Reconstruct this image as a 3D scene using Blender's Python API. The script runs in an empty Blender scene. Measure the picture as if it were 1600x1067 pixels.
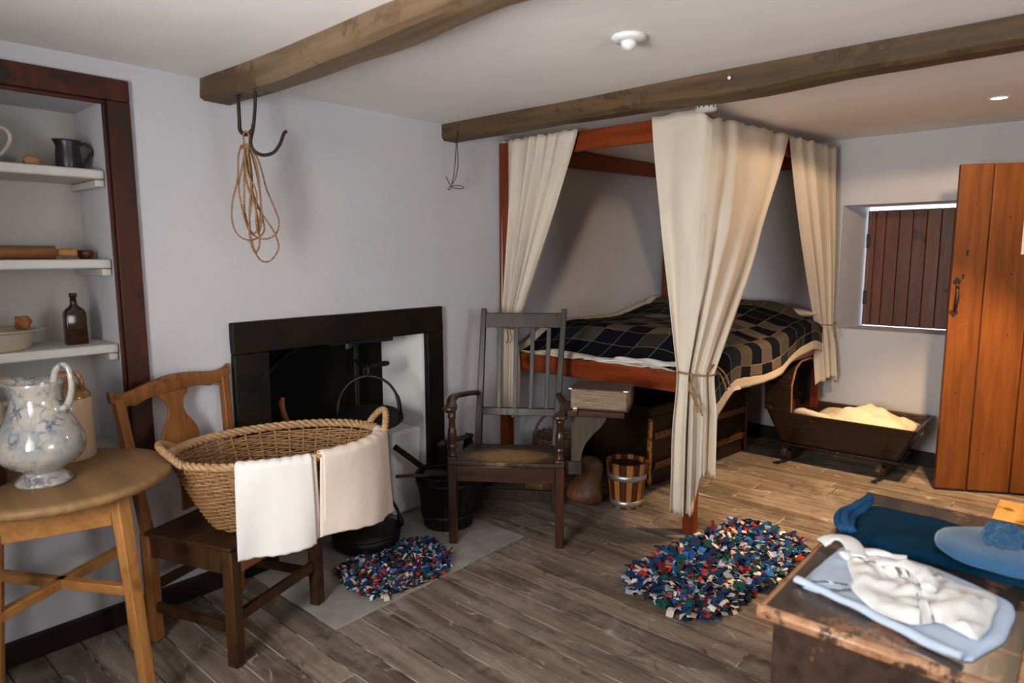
import bpy, bmesh, math, random
from mathutils import Vector, Matrix, noise as mnoise
random.seed(7)
SC = bpy.context.scene
COL = SC.collection
R = math.radians
PI = math.pi

# ------------------------------------------------------------------ camera
F_PX = 1036.4
yaw, pit, rol = 0.723, 0.1301, -0.0032
fw = Vector((-math.sin(yaw)*math.cos(pit), math.cos(yaw)*math.cos(pit), -math.sin(pit)))
rt = Vector((math.cos(yaw), math.sin(yaw), 0)); up = rt.cross(fw)
r2 = rt*math.cos(rol) + up*math.sin(rol); u2 = up*math.cos(rol) - rt*math.sin(rol)
cam = bpy.data.cameras.new('camera'); co = bpy.data.objects.new('camera', cam); COL.objects.link(co)
m = Matrix((r2, u2, -fw)).transposed().to_4x4(); m.translation = Vector((0, 0, 1.42)); co.matrix_world = m
cam.sensor_width = 36; cam.lens = F_PX/1600*36; cam.clip_start = 0.02
cam.dof.use_dof = True; cam.dof.focus_distance = 3.3; cam.dof.aperture_fstop = 2.2
SC.camera = co
# ------------------------------------------------------------------ light
SC.view_settings.view_transform = 'Standard'; SC.view_settings.look = 'None'
SC.view_settings.gamma = 1; SC.view_settings.use_curve_mapping = False
SC.view_settings.exposure = 0.0
W = bpy.data.worlds.new('daylight'); SC.world = W; W.use_nodes = True
W.node_tree.nodes['Background'].inputs[0].default_value = (0.75, 0.87, 1.0, 1)
W.node_tree.nodes['Background'].inputs[1].default_value = 3.0

def area(name, loc, rot, sx, sy, power, col):
    l = bpy.data.lights.new(name, 'AREA'); l.shape = 'RECTANGLE'; l.size = sx; l.size_y = sy
    l.energy = power; l.color = col
    o = bpy.data.objects.new(name, l); COL.objects.link(o); o.location = loc; o.rotation_euler = rot
    return o
def spot(name, loc, target, power, col, angle, blend, rad=0.03):
    l = bpy.data.lights.new(name, 'SPOT'); l.energy = power; l.color = col; l.spot_size = R(angle); l.spot_blend = blend
    l.shadow_soft_size = rad
    o = bpy.data.objects.new(name, l); COL.objects.link(o); o.location = loc
    o.rotation_euler = (Vector(target)-Vector(loc)).to_track_quat('-Z', 'Y').to_euler()
    return o
# daylight through the window behind the camera and the window in the right wall
area('window_daylight', (-1.05, -1.0, 1.35), (R(90), 0, R(0)), 0.86, 0.86, 106, (1.0, 0.975, 0.94))
area('side_window_daylight', (1.72, 1.3, 1.35), (R(90), 0, R(90)), 0.95, 0.8, 20, (0.93, 0.96, 1.0))
# the warm recessed ceiling spots by the door
spot('ceiling_spot_beam', (-0.42, 3.92, 2.12), (-0.55, 4.0, 0), 185, (1.0, 0.64, 0.32), 84, 0.45)
spot('ceiling_spot_beam', (-0.255, 3.95, 2.12), (-0.2, 3.9, 0), 185, (1.0, 0.64, 0.32), 84, 0.45)

spot('ceiling_spot_spill', (-0.42, 3.92, 2.095), (-0.42, 3.92, 0), 34, (1.0, 0.70, 0.45), 172, 0.12, 0.04)

# ------------------------------------------------------------------ materials
def M_new(name):
    m = bpy.data.materials.new(name); m.use_nodes = True
    return m, m.node_tree.nodes, m.node_tree.links, m.node_tree.nodes['Principled BSDF']
def c4(c): return (c[0], c[1], c[2], 1)
def N(nd, t, **k):
    n = nd.new(t)
    for a, b in k.items(): setattr(n, a, b)
    return n
def coords(nd, lk, scale=(1, 1, 1), rnd=True, uv=False):
    tc = N(nd, 'ShaderNodeTexCoord')
    src = tc.outputs['UV' if uv else 'Object']
    if rnd:
        oi = N(nd, 'ShaderNodeObjectInfo'); mu = N(nd, 'ShaderNodeMath', operation='MULTIPLY'); mu.inputs[1].default_value = 37.0
        lk.new(oi.outputs['Random'], mu.inputs[0])
        ad = N(nd, 'ShaderNodeVectorMath', operation='ADD'); lk.new(src, ad.inputs[0]); lk.new(mu.outputs[0], ad.inputs[1]); src = ad.outputs[0]
    mp = N(nd, 'ShaderNodeMapping'); mp.inputs['Scale'].default_value = scale; lk.new(src, mp.inputs[0])
    return mp.outputs[0]
def ramp(nd, lk, fac, stops, interp='LINEAR'):
    r = N(nd, 'ShaderNodeValToRGB'); r.color_ramp.interpolation = interp
    e = r.color_ramp.elements
    e[0].position = stops[0][0]; e[0].color = c4(stops[0][1])
    e[1].position = stops[-1][0]; e[1].color = c4(stops[-1][1])
    for p, c in stops[1:-1]:
        x = e.new(p); x.color = c4(c)
    lk.new(fac, r.inputs[0]); return r.outputs[0]
def mixc(nd, lk, fac, a, b, mode='MIX'):
    x = N(nd, 'ShaderNodeMix', data_type='RGBA', blend_type=mode)
    if isinstance(fac, float): x.inputs[0].default_value = fac
    else: lk.new(fac, x.inputs[0])
    for s, v in ((6, a), (7, b)):
        if isinstance(v, tuple): x.inputs[s].default_value = c4(v)
        else: lk.new(v, x.inputs[s])
    return x.outputs[2]
def noise(nd, lk, vec, scale, detail=4, rough=0.55, dist=0.0):
    n = N(nd, 'ShaderNodeTexNoise'); n.inputs['Scale'].default_value = scale; n.inputs['Detail'].default_value = detail
    n.inputs['Roughness'].default_value = rough; n.inputs['Distortion'].default_value = dist
    lk.new(vec, n.inputs['Vector']); return n.outputs['Fac']
def bump(nd, lk, h, strength, dist, bsdf, prev=None):
    b = N(nd, 'ShaderNodeBump'); b.inputs['Strength'].default_value = strength; b.inputs['Distance'].default_value = dist
    lk.new(h, b.inputs['Height'])
    if prev is not None: lk.new(prev, b.inputs['Normal'])
    lk.new(b.outputs[0], bsdf.inputs['Normal']); return b.outputs[0]
def wood(name, dark, light, axis='x', rough=0.5, grain=14, wear=None, wear_amt=0.6, wsc=9.0, knots=True, vary=0.25, spec=0.25, coat=0.0):
    m, nd, lk, bs = M_new(name)
    sc = {'x': (0.09, 1, 1), 'y': (1, 0.09, 1), 'z': (1, 1, 0.09)}[axis]
    v = coords(nd, lk, sc)
    v1 = coords(nd, lk, (1, 1, 1))
    g = noise(nd, lk, v, grain, 6, 0.62, 0.6)
    g2 = noise(nd, lk, v, grain*5, 3, 0.6)
    cl = ramp(nd, lk, g, [(0.3, dark), (0.52, tuple((a+b)/2 for a, b in zip(dark, light))), (0.7, light)])
    cl = mixc(nd, lk, 0.35, cl, ramp(nd, lk, g2, [(0.35, tuple(x*0.55 for x in dark)), (0.65, light)]))
    if vary:
        oi = N(nd, 'ShaderNodeObjectInfo')
        vr = ramp(nd, lk, oi.outputs['Random'], [(0, (1-vary,)*3), (1, (1+vary*0.4,)*3)])
        cl = mixc(nd, lk, 1.0, cl, vr, 'MULTIPLY')
    if knots:
        k = noise(nd, lk, v1, 6.0, 2, 0.5)
        kf = ramp(nd, lk, k, [(0.66, (0, 0, 0)), (0.76, (1, 1, 1))])
        cl = mixc(nd, lk, kf, cl, tuple(x*0.35 for x in dark))
    if wear is not None:
        w = noise(nd, lk, v1, wsc, 8, 0.75, 0.3)
        wf = ramp(nd, lk, w, [(wear_amt-0.07, (0, 0, 0)), (wear_amt-0.02, (1, 1, 1))])
        cl = mixc(nd, lk, wf, cl, wear)
    lk.new(cl, bs.inputs['Base Color'])
    rr = ramp(nd, lk, g2, [(0.3, (rough*0.85,)*3), (0.7, (min(1, rough*1.2),)*3)]); lk.new(rr, bs.inputs['Roughness'])
    bs.inputs['Specular IOR Level'].default_value = spec
    bs.inputs['Coat Weight'].default_value = coat; bs.inputs['Coat Roughness'].default_value = 0.2
    bump(nd, lk, g2, 0.25, 0.002, bs)
    return m
def plain(name, col, rough=0.6, metal=0.0, vary=0.15, nscale=20, bstr=0.15, bdist=0.002, spec=0.5, col2=None, coat=0.0, lo=0.35, hi=0.65, sheen=0.0):
    m, nd, lk, bs = M_new(name)
    v = coords(nd, lk)
    n = noise(nd, lk, v, nscale, 5, 0.6)
    c2 = col2 if col2 is not None else tuple(x*(1-vary*1.6) for x in col)
    lk.new(ramp(nd, lk, n, [(lo, c2), (hi, col)]), bs.inputs['Base Color'])
    bs.inputs['Roughness'].default_value = rough; bs.inputs['Metallic'].default_value = metal
    bs.inputs['Specular IOR Level'].default_value = spec
    bs.inputs['Coat Weight'].default_value = coat; bs.inputs['Sheen Weight'].default_value = sheen
    if bstr: bump(nd, lk, noise(nd, lk, v, nscale*4, 4, 0.6), bstr, bdist, bs)
    return m
def cloth_mat(name, col, weave=700, rough=0.9, vary=0.1, trans=0.0):
    m, nd, lk, bs = M_new(name)
    v = coords(nd, lk, rnd=False)
    n = noise(nd, lk, v, 5, 5, 0.6)
    lk.new(ramp(nd, lk, n, [(0.3, tuple(x*(1-vary) for x in col)), (0.7, col)]), bs.inputs['Base Color'])
    bs.inputs['Roughness'].default_value = rough; bs.inputs['Specular IOR Level'].default_value = 0.08
    if trans:
        tb = N(nd, 'ShaderNodeBsdfTranslucent'); tb.inputs[0].default_value = c4((col[0], col[1]*.93, col[2]*.82)); ms = N(nd, 'ShaderNodeMixShader'); ms.inputs[0].default_value = trans
        lk.new(bs.outputs[0], ms.inputs[1]); lk.new(tb.outputs[0], ms.inputs[2]); lk.new(ms.outputs[0], nd['Material Output'].inputs[0])
    b1 = bump(nd, lk, noise(nd, lk, v, weave, 2, 0.5), 0.12, 0.001, bs)
    bump(nd, lk, noise(nd, lk, v, 14, 3, 0.5, 0.5), 0.25, 0.012, bs, b1)
    return m

def plaster(name, col, s=1.0):
    m, nd, lk, bs = M_new(name)
    v = coords(nd, lk, rnd=False)
    n = noise(nd, lk, v, 2.2, 6, 0.6)
    cl = ramp(nd, lk, n, [(0.3, tuple(x*0.95 for x in col)), (0.7, col)])
    sp = noise(nd, lk, v, 38, 3, 0.5)
    cl = mixc(nd, lk, ramp(nd, lk, sp, [(0.76, (0, 0, 0)), (0.80, (1, 1, 1))]), cl, tuple(x*0.82 for x in col))
    lk.new(cl, bs.inputs['Base Color']); bs.inputs['Roughness'].default_value = 0.85; bs.inputs['Specular IOR Level'].default_value = 0.2
    b1 = bump(nd, lk, noise(nd, lk, v, 60, 4, 0.6), 0.2*s, 0.004, bs)
    bump(nd, lk, noise(nd, lk, v, 4, 3, 0.5), 0.16*s, 0.05, bs, b1)
    return m

def floor_mat():
    m, nd, lk, bs = M_new('worn floorboards')
    v = coords(nd, lk, (0.07, 1, 1)); v1 = coords(nd, lk, (1, 1, 1)); vs = coords(nd, lk, (1, 1, 1), rnd=False)
    g = noise(nd, lk, v, 16, 7, 0.65, 0.8)
    cl = ramp(nd, lk, g, [(0.30, (0.065, 0.046, 0.034)), (0.5, (0.165, 0.128, 0.100)), (0.70, (0.27, 0.222, 0.182))])
    oi = N(nd, 'ShaderNodeObjectInfo')
    cl = mixc(nd, lk, 1.0, cl, ramp(nd, lk, oi.outputs['Random'], [(0, (0.66, 0.64, 0.62)), (0.5, (0.98, 0.98, 0.98)), (1, (1.22, 1.18, 1.15))]), 'MULTIPLY')
    k = noise(nd, lk, v1, 9.0, 3, 0.6, 0.5)
    cl = mixc(nd, lk, ramp(nd, lk, k, [(0.60, (0, 0, 0)), (0.74, (0.8, 0.8, 0.8))]), cl, (0.045, 0.028, 0.018))
    # pale scuffed areas and thin scratches
    w = noise(nd, lk, vs, 3.2, 8, 0.72, 0.2)
    cl = mixc(nd, lk, ramp(nd, lk, w, [(0.50, (0, 0, 0)), (0.72, (0.65, 0.65, 0.65))]), cl, (0.36, 0.30, 0.255))
    for ang, sc, off in ((18, 2.6, 0.0), (68, 2.2, 3.0), (-40, 2.4, 7.0), (-12, 3.2, 11.0)):
        mp = N(nd, 'ShaderNodeMapping'); mp.inputs['Rotation'].default_value = (0, 0, R(ang)); mp.inputs['Scale'].default_value = (0.45, 3.0, 1); mp.inputs['Location'].default_value = (off, off, off)
        lk.new(vs, mp.inputs[0])
        nn = noise(nd, lk, mp.outputs[0], sc, 1.0, 0.4, 0.15)
        sb = N(nd, 'ShaderNodeMath', operation='SUBTRACT'); sb.inputs[1].default_value = 0.5; lk.new(nn, sb.inputs[0])
        ab = N(nd, 'ShaderNodeMath', operation='ABSOLUTE'); lk.new(sb.outputs[0], ab.inputs[0])
        f = ramp(nd, lk, ab.outputs[0], [(0.0, (1, 1, 1)), (0.0055, (0, 0, 0))])
        f = mixc(nd, lk, 1.0, f, ramp(nd, lk, noise(nd, lk, vs, 5+sc, 3, 0.6), [(0.50, (0, 0, 0)), (0.60, (0.75, 0.75, 0.75))]), 'MULTIPLY')
        cl = mixc(nd, lk, f, cl, (0.48, 0.42, 0.36))
    lk.new(cl, bs.inputs['Base Color'])
    lk.new(ramp(nd, lk, g, [(0.3, (0.62,)*3), (0.7, (0.48,)*3)]), bs.inputs['Roughness'])
    bs.inputs['Specular IOR Level'].default_value = 0.22
    bump(nd, lk, g, 0.3, 0.003, bs)
    return m

MT = {}
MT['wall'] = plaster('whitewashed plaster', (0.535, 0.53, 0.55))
MT['cheek'] = plaster('window lit limewashed fireplace cheek', (0.80, 0.79, 0.77), 1.2)  # limewash whitened beyond the walls, window light put into the colour
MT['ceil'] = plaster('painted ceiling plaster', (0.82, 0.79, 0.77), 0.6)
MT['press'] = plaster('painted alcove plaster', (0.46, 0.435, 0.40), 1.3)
MT['floor'] = floor_mat()
MT['gap'] = plain('dark gap', (0.015, 0.012, 0.01), 0.9)
MT['dust'] = plain('dusty joints', (0.46, 0.41, 0.35), 0.95, nscale=5, col2=(0.03, 0.022, 0.016), lo=.44, hi=.56)
MT['stone'] = plain('grey hearth stone', (0.36, 0.34, 0.32), 0.75, nscale=9, col2=(0.25, 0.235, 0.22), bstr=0.4, bdist=0.006)
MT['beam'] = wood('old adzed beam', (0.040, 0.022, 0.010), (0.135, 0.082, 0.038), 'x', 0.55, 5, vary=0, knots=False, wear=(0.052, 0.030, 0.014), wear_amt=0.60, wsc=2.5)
MT['beam_lit'] = wood('old window lit adzed beam', (0.085, 0.048, 0.022), (0.24, 0.165, 0.10), 'x', 0.55, 4, vary=0, knots=False, wear=(0.085, 0.050, 0.024), wear_amt=0.62, wsc=2.2)  # lighter copy of the beam wood, window light put into its colour
MT['press_frame'] = wood('dark red brown painted timber', (0.035, 0.009, 0.004), (0.085, 0.022, 0.008), 'z', 0.5, 7, vary=0.1, knots=False, wear=(0.02, 0.012, 0.01), wear_amt=0.62)
MT['shelf'] = plain('white painted shelf', (0.56, 0.53, 0.49), 0.55, nscale=12, vary=0.06)
MT['skirt'] = wood('dark skirting', (0.010, 0.005, 0.004), (0.022, 0.012, 0.009), 'y', 0.5, 8, vary=0, knots=False)
MT['black_paint'] = plain('glossy black painted stone', (0.004, 0.0038, 0.0035), 0.5, nscale=7, vary=0.3, bstr=0.8, bdist=0.005, col2=(0.013, 0.008, 0.0045), spec=0.18)
MT['soot'] = plain('soot', (0.007, 0.0065, 0.006), 0.9, nscale=10, spec=0.1)
MT['iron'] = plain('black iron', (0.007, 0.0065, 0.0065), 0.5, 0.2, nscale=40, bstr=0.3)
MT['rust_iron'] = plain('brown forged iron', (0.035, 0.022, 0.018), 0.5, 0.5, nscale=30, bstr=0.4)
MT['pine'] = wood('honey pine', (0.33, 0.135, 0.035), (0.47, 0.22, 0.065), 'z', 0.42, 9, vary=0.06)
MT['pine_x'] = wood('honey pine level', (0.33, 0.135, 0.035), (0.47, 0.22, 0.065), 'x', 0.42, 9, vary=0.06)
MT['tabletop'] = wood('pale scrubbed table top', (0.17, 0.093, 0.036), (0.30, 0.175, 0.075), 'x', 0.5, 7, vary=0, knots=False)
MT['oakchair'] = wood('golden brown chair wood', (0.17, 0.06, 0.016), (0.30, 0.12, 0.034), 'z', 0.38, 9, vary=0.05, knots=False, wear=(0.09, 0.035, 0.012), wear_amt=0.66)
MT['oakchair_shade'] = wood('worn shaded chair wood', (0.018, 0.008, 0.003), (0.085, 0.036, 0.012), 'z', 0.42, 9, vary=0.05, knots=False, wear=(0.03, 0.014, 0.008), wear_amt=0.6)  # darker copy of the chair wood, shadow on the legs put into colour
MT['darkoak'] = wood('dark grey brown oak', (0.020, 0.015, 0.012), (0.055, 0.042, 0.033), 'z', 0.36, 12, vary=0.1, knots=False)
MT['darkoak_red'] = wood('polished dark red oak', (0.022, 0.009, 0.006), (0.075, 0.028, 0.015), 'z', 0.30, 9, vary=0.1, knots=False, coat=0.25)
MT['darkoak_redx'] = wood('polished dark red oak rail', (0.022, 0.009, 0.006), (0.075, 0.028, 0.015), 'x', 0.30, 9, vary=0.1, knots=False, coat=0.25)
def seat_mat():
    m = wood('worn oak seat', (0.022, 0.015, 0.010), (0.05, 0.034, 0.024), 'x', 0.4, 8, vary=0, knots=False)
    nd = m.node_tree.nodes; lk = m.node_tree.links; bs = nd['Principled BSDF']
    src = bs.inputs['Base Color'].links[0].from_socket
    tc = N(nd, 'ShaderNodeTexCoord')
    mp = N(nd, 'ShaderNodeMapping'); mp.inputs['Location'].default_value = (0.0, -0.15*4.0, 0); mp.inputs['Scale'].default_value = (3.4, 4.0, 0)
    lk.new(tc.outputs['Object'], mp.inputs[0])
    le = N(nd, 'ShaderNodeVectorMath', operation='LENGTH'); lk.new(mp.outputs[0], le.inputs[0])
    mp2 = N(nd, 'ShaderNodeMapping'); mp2.inputs['Scale'].default_value = (6, 22, 1); lk.new(tc.outputs['Object'], mp2.inputs[0])
    nz = noise(nd, lk, mp2.outputs[0], 2.2, 8, 0.75)
    a = N(nd, 'ShaderNodeMath', operation='MULTIPLY_ADD'); a.inputs[1].default_value = 1.6; lk.new(nz, a.inputs[0]); lk.new(le.outputs['Value'], a.inputs[2])
    f = ramp(nd, lk, a.outputs[0], [(0.0, (1, 1, 1)), (0.98, (1, 1, 1)), (1.0, (0.0, 0.0, 0.0))])
    a2 = N(nd, 'ShaderNodeMath', operation='MULTIPLY'); a2.inputs[1].default_value = 0.62; lk.new(a.outputs[0], a2.inputs[0])
    f = ramp(nd, lk, a2.outputs[0], [(0.78, (1, 1, 1)), (1.0, (0, 0, 0))])
    lk.new(mixc(nd, lk, f, src, (0.40, 0.22, 0.085)), bs.inputs['Base Color'])
    return m
MT['seat'] = seat_mat()
MT['mahog'] = wood('red stained bed timber', (0.12, 0.019, 0.005), (0.27, 0.050, 0.010), 'x', 0.36, 6, vary=0.05, knots=True, coat=0.15)
MT['mahog_z'] = wood('red stained bed post', (0.11, 0.018, 0.005), (0.25, 0.045, 0.010), 'z', 0.36, 6, vary=0.05, knots=False, coat=0.15)
MT['mahog_y'] = wood('red stained bed side rail', (0.16, 0.03, 0.009), (0.30, 0.065, 0.016), 'y', 0.36, 6, vary=0.05, knots=False)
MT['curtain'] = cloth_mat('cream linen', (0.82, 0.735, 0.61), trans=0.25)
MT['sheet'] = cloth_mat('cream sheet', (0.55, 0.48, 0.37))
MT['tick'] = plain('blue striped mattress', (0.42, 0.42, 0.42), 0.9, nscale=30, col2=(0.2, 0.24, 0.30))
MT['towel_w'] = cloth_mat('white linen towel', (0.68, 0.65, 0.62))
MT['towel_c'] = cloth_mat('cream linen towel', (0.66, 0.56, 0.47))
MT['rope'] = plain('hemp rope', (0.34, 0.18, 0.07), 0.8, nscale=120, bstr=0.5, bdist=0.001, col2=(0.19, 0.09, 0.035))
MT['wicker'] = plain('golden wicker', (0.34, 0.18, 0.07), 0.55, nscale=60, col2=(0.20, 0.095, 0.035), bstr=0.1)
MT['wicker_l'] = plain('pale wicker rim', (0.42, 0.26, 0.12), 0.5, nscale=60, col2=(0.28, 0.15, 0.065), bstr=0.1)
MT['wicker_d'] = plain('dark wicker', (0.11, 0.05, 0.018), 0.6, nscale=60, col2=(0.06, 0.03, 0.012), bstr=0.1)
MT['door'] = wood('orange pine door', (0.115, 0.034, 0.008), (0.20, 0.066, 0.013), 'z', 0.42, 6, vary=0.12, knots=False, wear=(0.17, 0.06, 0.015), wear_amt=0.70)
MT['shutter'] = wood('dark varnished shutter', (0.075, 0.020, 0.009), (0.19, 0.062, 0.026), 'z', 0.42, 8, vary=0.3)
MT['cradle'] = wood('chipped dark cradle paint', (0.018, 0.009, 0.006), (0.04, 0.02, 0.013), 'x', 0.3, 7, vary=0, knots=False, wear=(0.40, 0.19, 0.07), wear_amt=0.695, wsc=30, spec=.4)
MT['trunk'] = wood('dark trunk boards', (0.010, 0.005, 0.003), (0.03, 0.014, 0.008), 'y', 0.5, 8, vary=0.1, knots=False)
MT['brass'] = plain('tarnished brass band', (0.22, 0.10, 0.03), 0.5, 0.5, nscale=40, col2=(0.08, 0.035, 0.015))
MT['brass_b'] = plain('bright worn brass', (0.55, 0.28, 0.06), 0.45, 0.5, nscale=30, col2=(0.12, 0.05, 0.015), lo=0.42, hi=0.52)
MT['zinc'] = plain('zinc hoop', (0.55, 0.56, 0.57), 0.38, 0.8, nscale=30, vary=0.2, bstr=0.2)
MT['stave_d'] = wood('dark stave', (0.06, 0.016, 0.006), (0.11, 0.034, 0.012), 'z', 0.35, 8, vary=0.1, knots=False, coat=0.2)
MT['stave_l'] = wood('light stave', (0.34, 0.12, 0.025), (0.48, 0.20, 0.05), 'z', 0.35, 8, vary=0.1, knots=False, coat=0.2)
MT['bucket'] = wood('black brown bucket', (0.010, 0.006, 0.004), (0.026, 0.015, 0.010), 'z', 0.5, 8, vary=0.3, knots=False)
MT['leather'] = plain('brown leather', (0.16, 0.065, 0.02), 0.5, nscale=12, col2=(0.07, 0.027, 0.01), bstr=0.5, bdist=0.01)
MT['book_cover'] = plain('brown leather book cover', (0.085, 0.036, 0.016), 0.5, nscale=20, col2=(0.04, 0.017, 0.009))
def pages_mat():
    m, nd, lk, bs = M_new('aged page edges')
    v = coords(nd, lk, (1, 1, 24), rnd=False)
    n = noise(nd, lk, v, 12, 6, 0.7)
    lk.new(ramp(nd, lk, n, [(0.3, (0.06, 0.038, 0.022)), (0.5, (0.18, 0.125, 0.075)), (0.7, (0.31, 0.24, 0.16))]), bs.inputs['Base Color'])
    bs.inputs['Roughness'].default_value = 0.8; bump(nd, lk, n, 0.6, 0.003, bs); return m
MT['pages'] = pages_mat()
MT['drift'] = wood('weathered bracket', (0.04, 0.028, 0.018), (0.09, 0.064, 0.042), 'z', 0.6, 8, vary=0)
MT['dark_clay'] = plain('black glazed jug', (0.015, 0.014, 0.013), 0.35, nscale=25, vary=0.2)
MT['oat'] = plain('pale brown crust', (0.42, 0.22, 0.09), 0.7, nscale=30)
MT['sponge'] = plain('orange brown sponge', (0.50, 0.20, 0.04), 0.8, nscale=35, col2=(0.18, 0.06, 0.02), bstr=1.0, bdist=0.01)
MT['enamel'] = plain('cream enamel basin', (0.50, 0.42, 0.31), 0.35, nscale=8, vary=0.1)
MT['rollpin'] = wood('old rolling pin wood', (0.15, 0.06, 0.022), (0.26, 0.12, 0.045), 'y', 0.45, 9, vary=0, knots=False)
MT['stoneware'] = plain('buff stoneware', (0.50, 0.36, 0.23), 0.3, nscale=5, vary=0.06, bstr=0.02, coat=0.3)
MT['stoneware_b'] = plain('brown glazed stoneware', (0.28, 0.12, 0.03), 0.25, nscale=12, vary=0.2, bstr=0.02, coat=0.4)
def marble_mat():
    m, nd, lk, bs = M_new('blue marbled glaze')
    v = coords(nd, lk, rnd=False)
    ns = N(nd, 'ShaderNodeTexNoise'); ns.inputs['Scale'].default_value = 14; ns.inputs['Detail'].default_value = 5; lk.new(v, ns.inputs['Vector'])
    mx = N(nd, 'ShaderNodeMix', data_type='VECTOR'); mx.inputs[0].default_value = 0.09; lk.new(v, mx.inputs[4]); lk.new(ns.outputs['Color'], mx.inputs[5])
    vo = N(nd, 'ShaderNodeTexVoronoi', feature='DISTANCE_TO_EDGE'); vo.inputs['Scale'].default_value = 30; lk.new(mx.outputs[1], vo.inputs['Vector'])
    f = ramp(nd, lk, vo.outputs['Distance'], [(0.0, (1, 1, 1)), (0.16, (0, 0, 0))])
    f = mixc(nd, lk, 1.0, f, ramp(nd, lk, noise(nd, lk, v, 13, 4, 0.6), [(0.42, (0, 0, 0)), (0.62, (1, 1, 1))]), 'MULTIPLY')
    base = ramp(nd, lk, noise(nd, lk, v, 9, 5, 0.6), [(0.3, (0.19, 0.22, 0.25)), (0.55, (0.40, 0.36, 0.31))])
    lk.new(mixc(nd, lk, f, base, (0.05, 0.075, 0.12)), bs.inputs['Base Color'])
    bs.inputs['Roughness'].default_value = 0.12; bs.inputs['Coat Weight'].default_value = 0.5; return m
MT['marble'] = marble_mat()
def glass_mat():
    m, nd, lk, bs = M_new('dark amber bottle glass')
    bs.inputs['Base Color'].default_value = (0.06, 0.02, 0.008, 1); bs.inputs['Roughness'].default_value = 0.12
    bs.inputs['Transmission Weight'].default_value = 0.6; bs.inputs['IOR'].default_value = 1.5; return m
MT['amber'] = glass_mat()
MT['navy'] = cloth_mat('dark teal blue wool', (0.003, 0.040, 0.085), 500, vary=0.35)
MT['navy_band'] = cloth_mat('blue wool waistband', (0.02, 0.095, 0.22), 500, vary=0.3)
MT['tam'] = plain('mid blue knit', (0.018, 0.115, 0.25), 0.95, nscale=160, vary=0.15, bstr=0.4, bdist=0.002, sheen=0.4)
MT['pom'] = plain('blue wool pompom', (0.012, 0.10, 0.22), 0.95, nscale=100, vary=0.3, sheen=0.4)
MT['shirt'] = cloth_mat('pale blue cotton', (0.52, 0.62, 0.76), 500)
MT['white_c'] = cloth_mat('white cotton', (0.80, 0.79, 0.77), 500)
MT['chest'] = wood('black brown chest paint', (0.030, 0.016, 0.011), (0.085, 0.048, 0.034), 'y', 0.42, 6, vary=0.05, wear=(0.22, 0.10, 0.045), wear_amt=0.68, wsc=20)
MT['chest_lid'] = wood('worn chest lid', (0.022, 0.015, 0.013), (0.085, 0.060, 0.050), 'y', 0.33, 6, vary=0, wear=(0.26, 0.12, 0.055), wear_amt=0.60, spec=.55)
MT['chest_edge'] = wood('rubbed orange chest moulding', (0.28, 0.11, 0.04), (0.58, 0.32, 0.17), 'y', 0.35, 9, vary=0, wear=(0.07, 0.035, 0.022), wear_amt=0.60, wsc=16, spec=.5)
MT['plastic'] = plain('white plastic', (0.72, 0.72, 0.72), 0.4, vary=0.02, bstr=0)
MT['paper'] = plain('white paper', (0.75, 0.72, 0.68), 0.8, vary=0.04, bstr=0)
MT['wire'] = plain('black wire', (0.01, 0.01, 0.01), 0.5, bstr=0)
MT['matwood'] = wood('yellow pine board', (0.42, 0.24, 0.07), (0.55, 0.34, 0.12), 'y', 0.5, 7, vary=0)
MT['peat'] = plain('peat', (0.03, 0.018, 0.012), 0.9, nscale=30, bstr=0.8, bdist=0.01)
MT['ash'] = plain('pale ash', (0.22, 0.22, 0.20), 0.9, nscale=30, bstr=0.5)
def emis(name, col, s):
    m, nd, lk, bs = M_new(name); bs.inputs['Base Color'].default_value = c4(col)
    bs.inputs['Emission Color'].default_value = c4(col); bs.inputs['Emission Strength'].default_value = s; return m
MT['lamp'] = emis('lit lamp lens', (1, 0.86, 0.9), 3.0)

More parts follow.
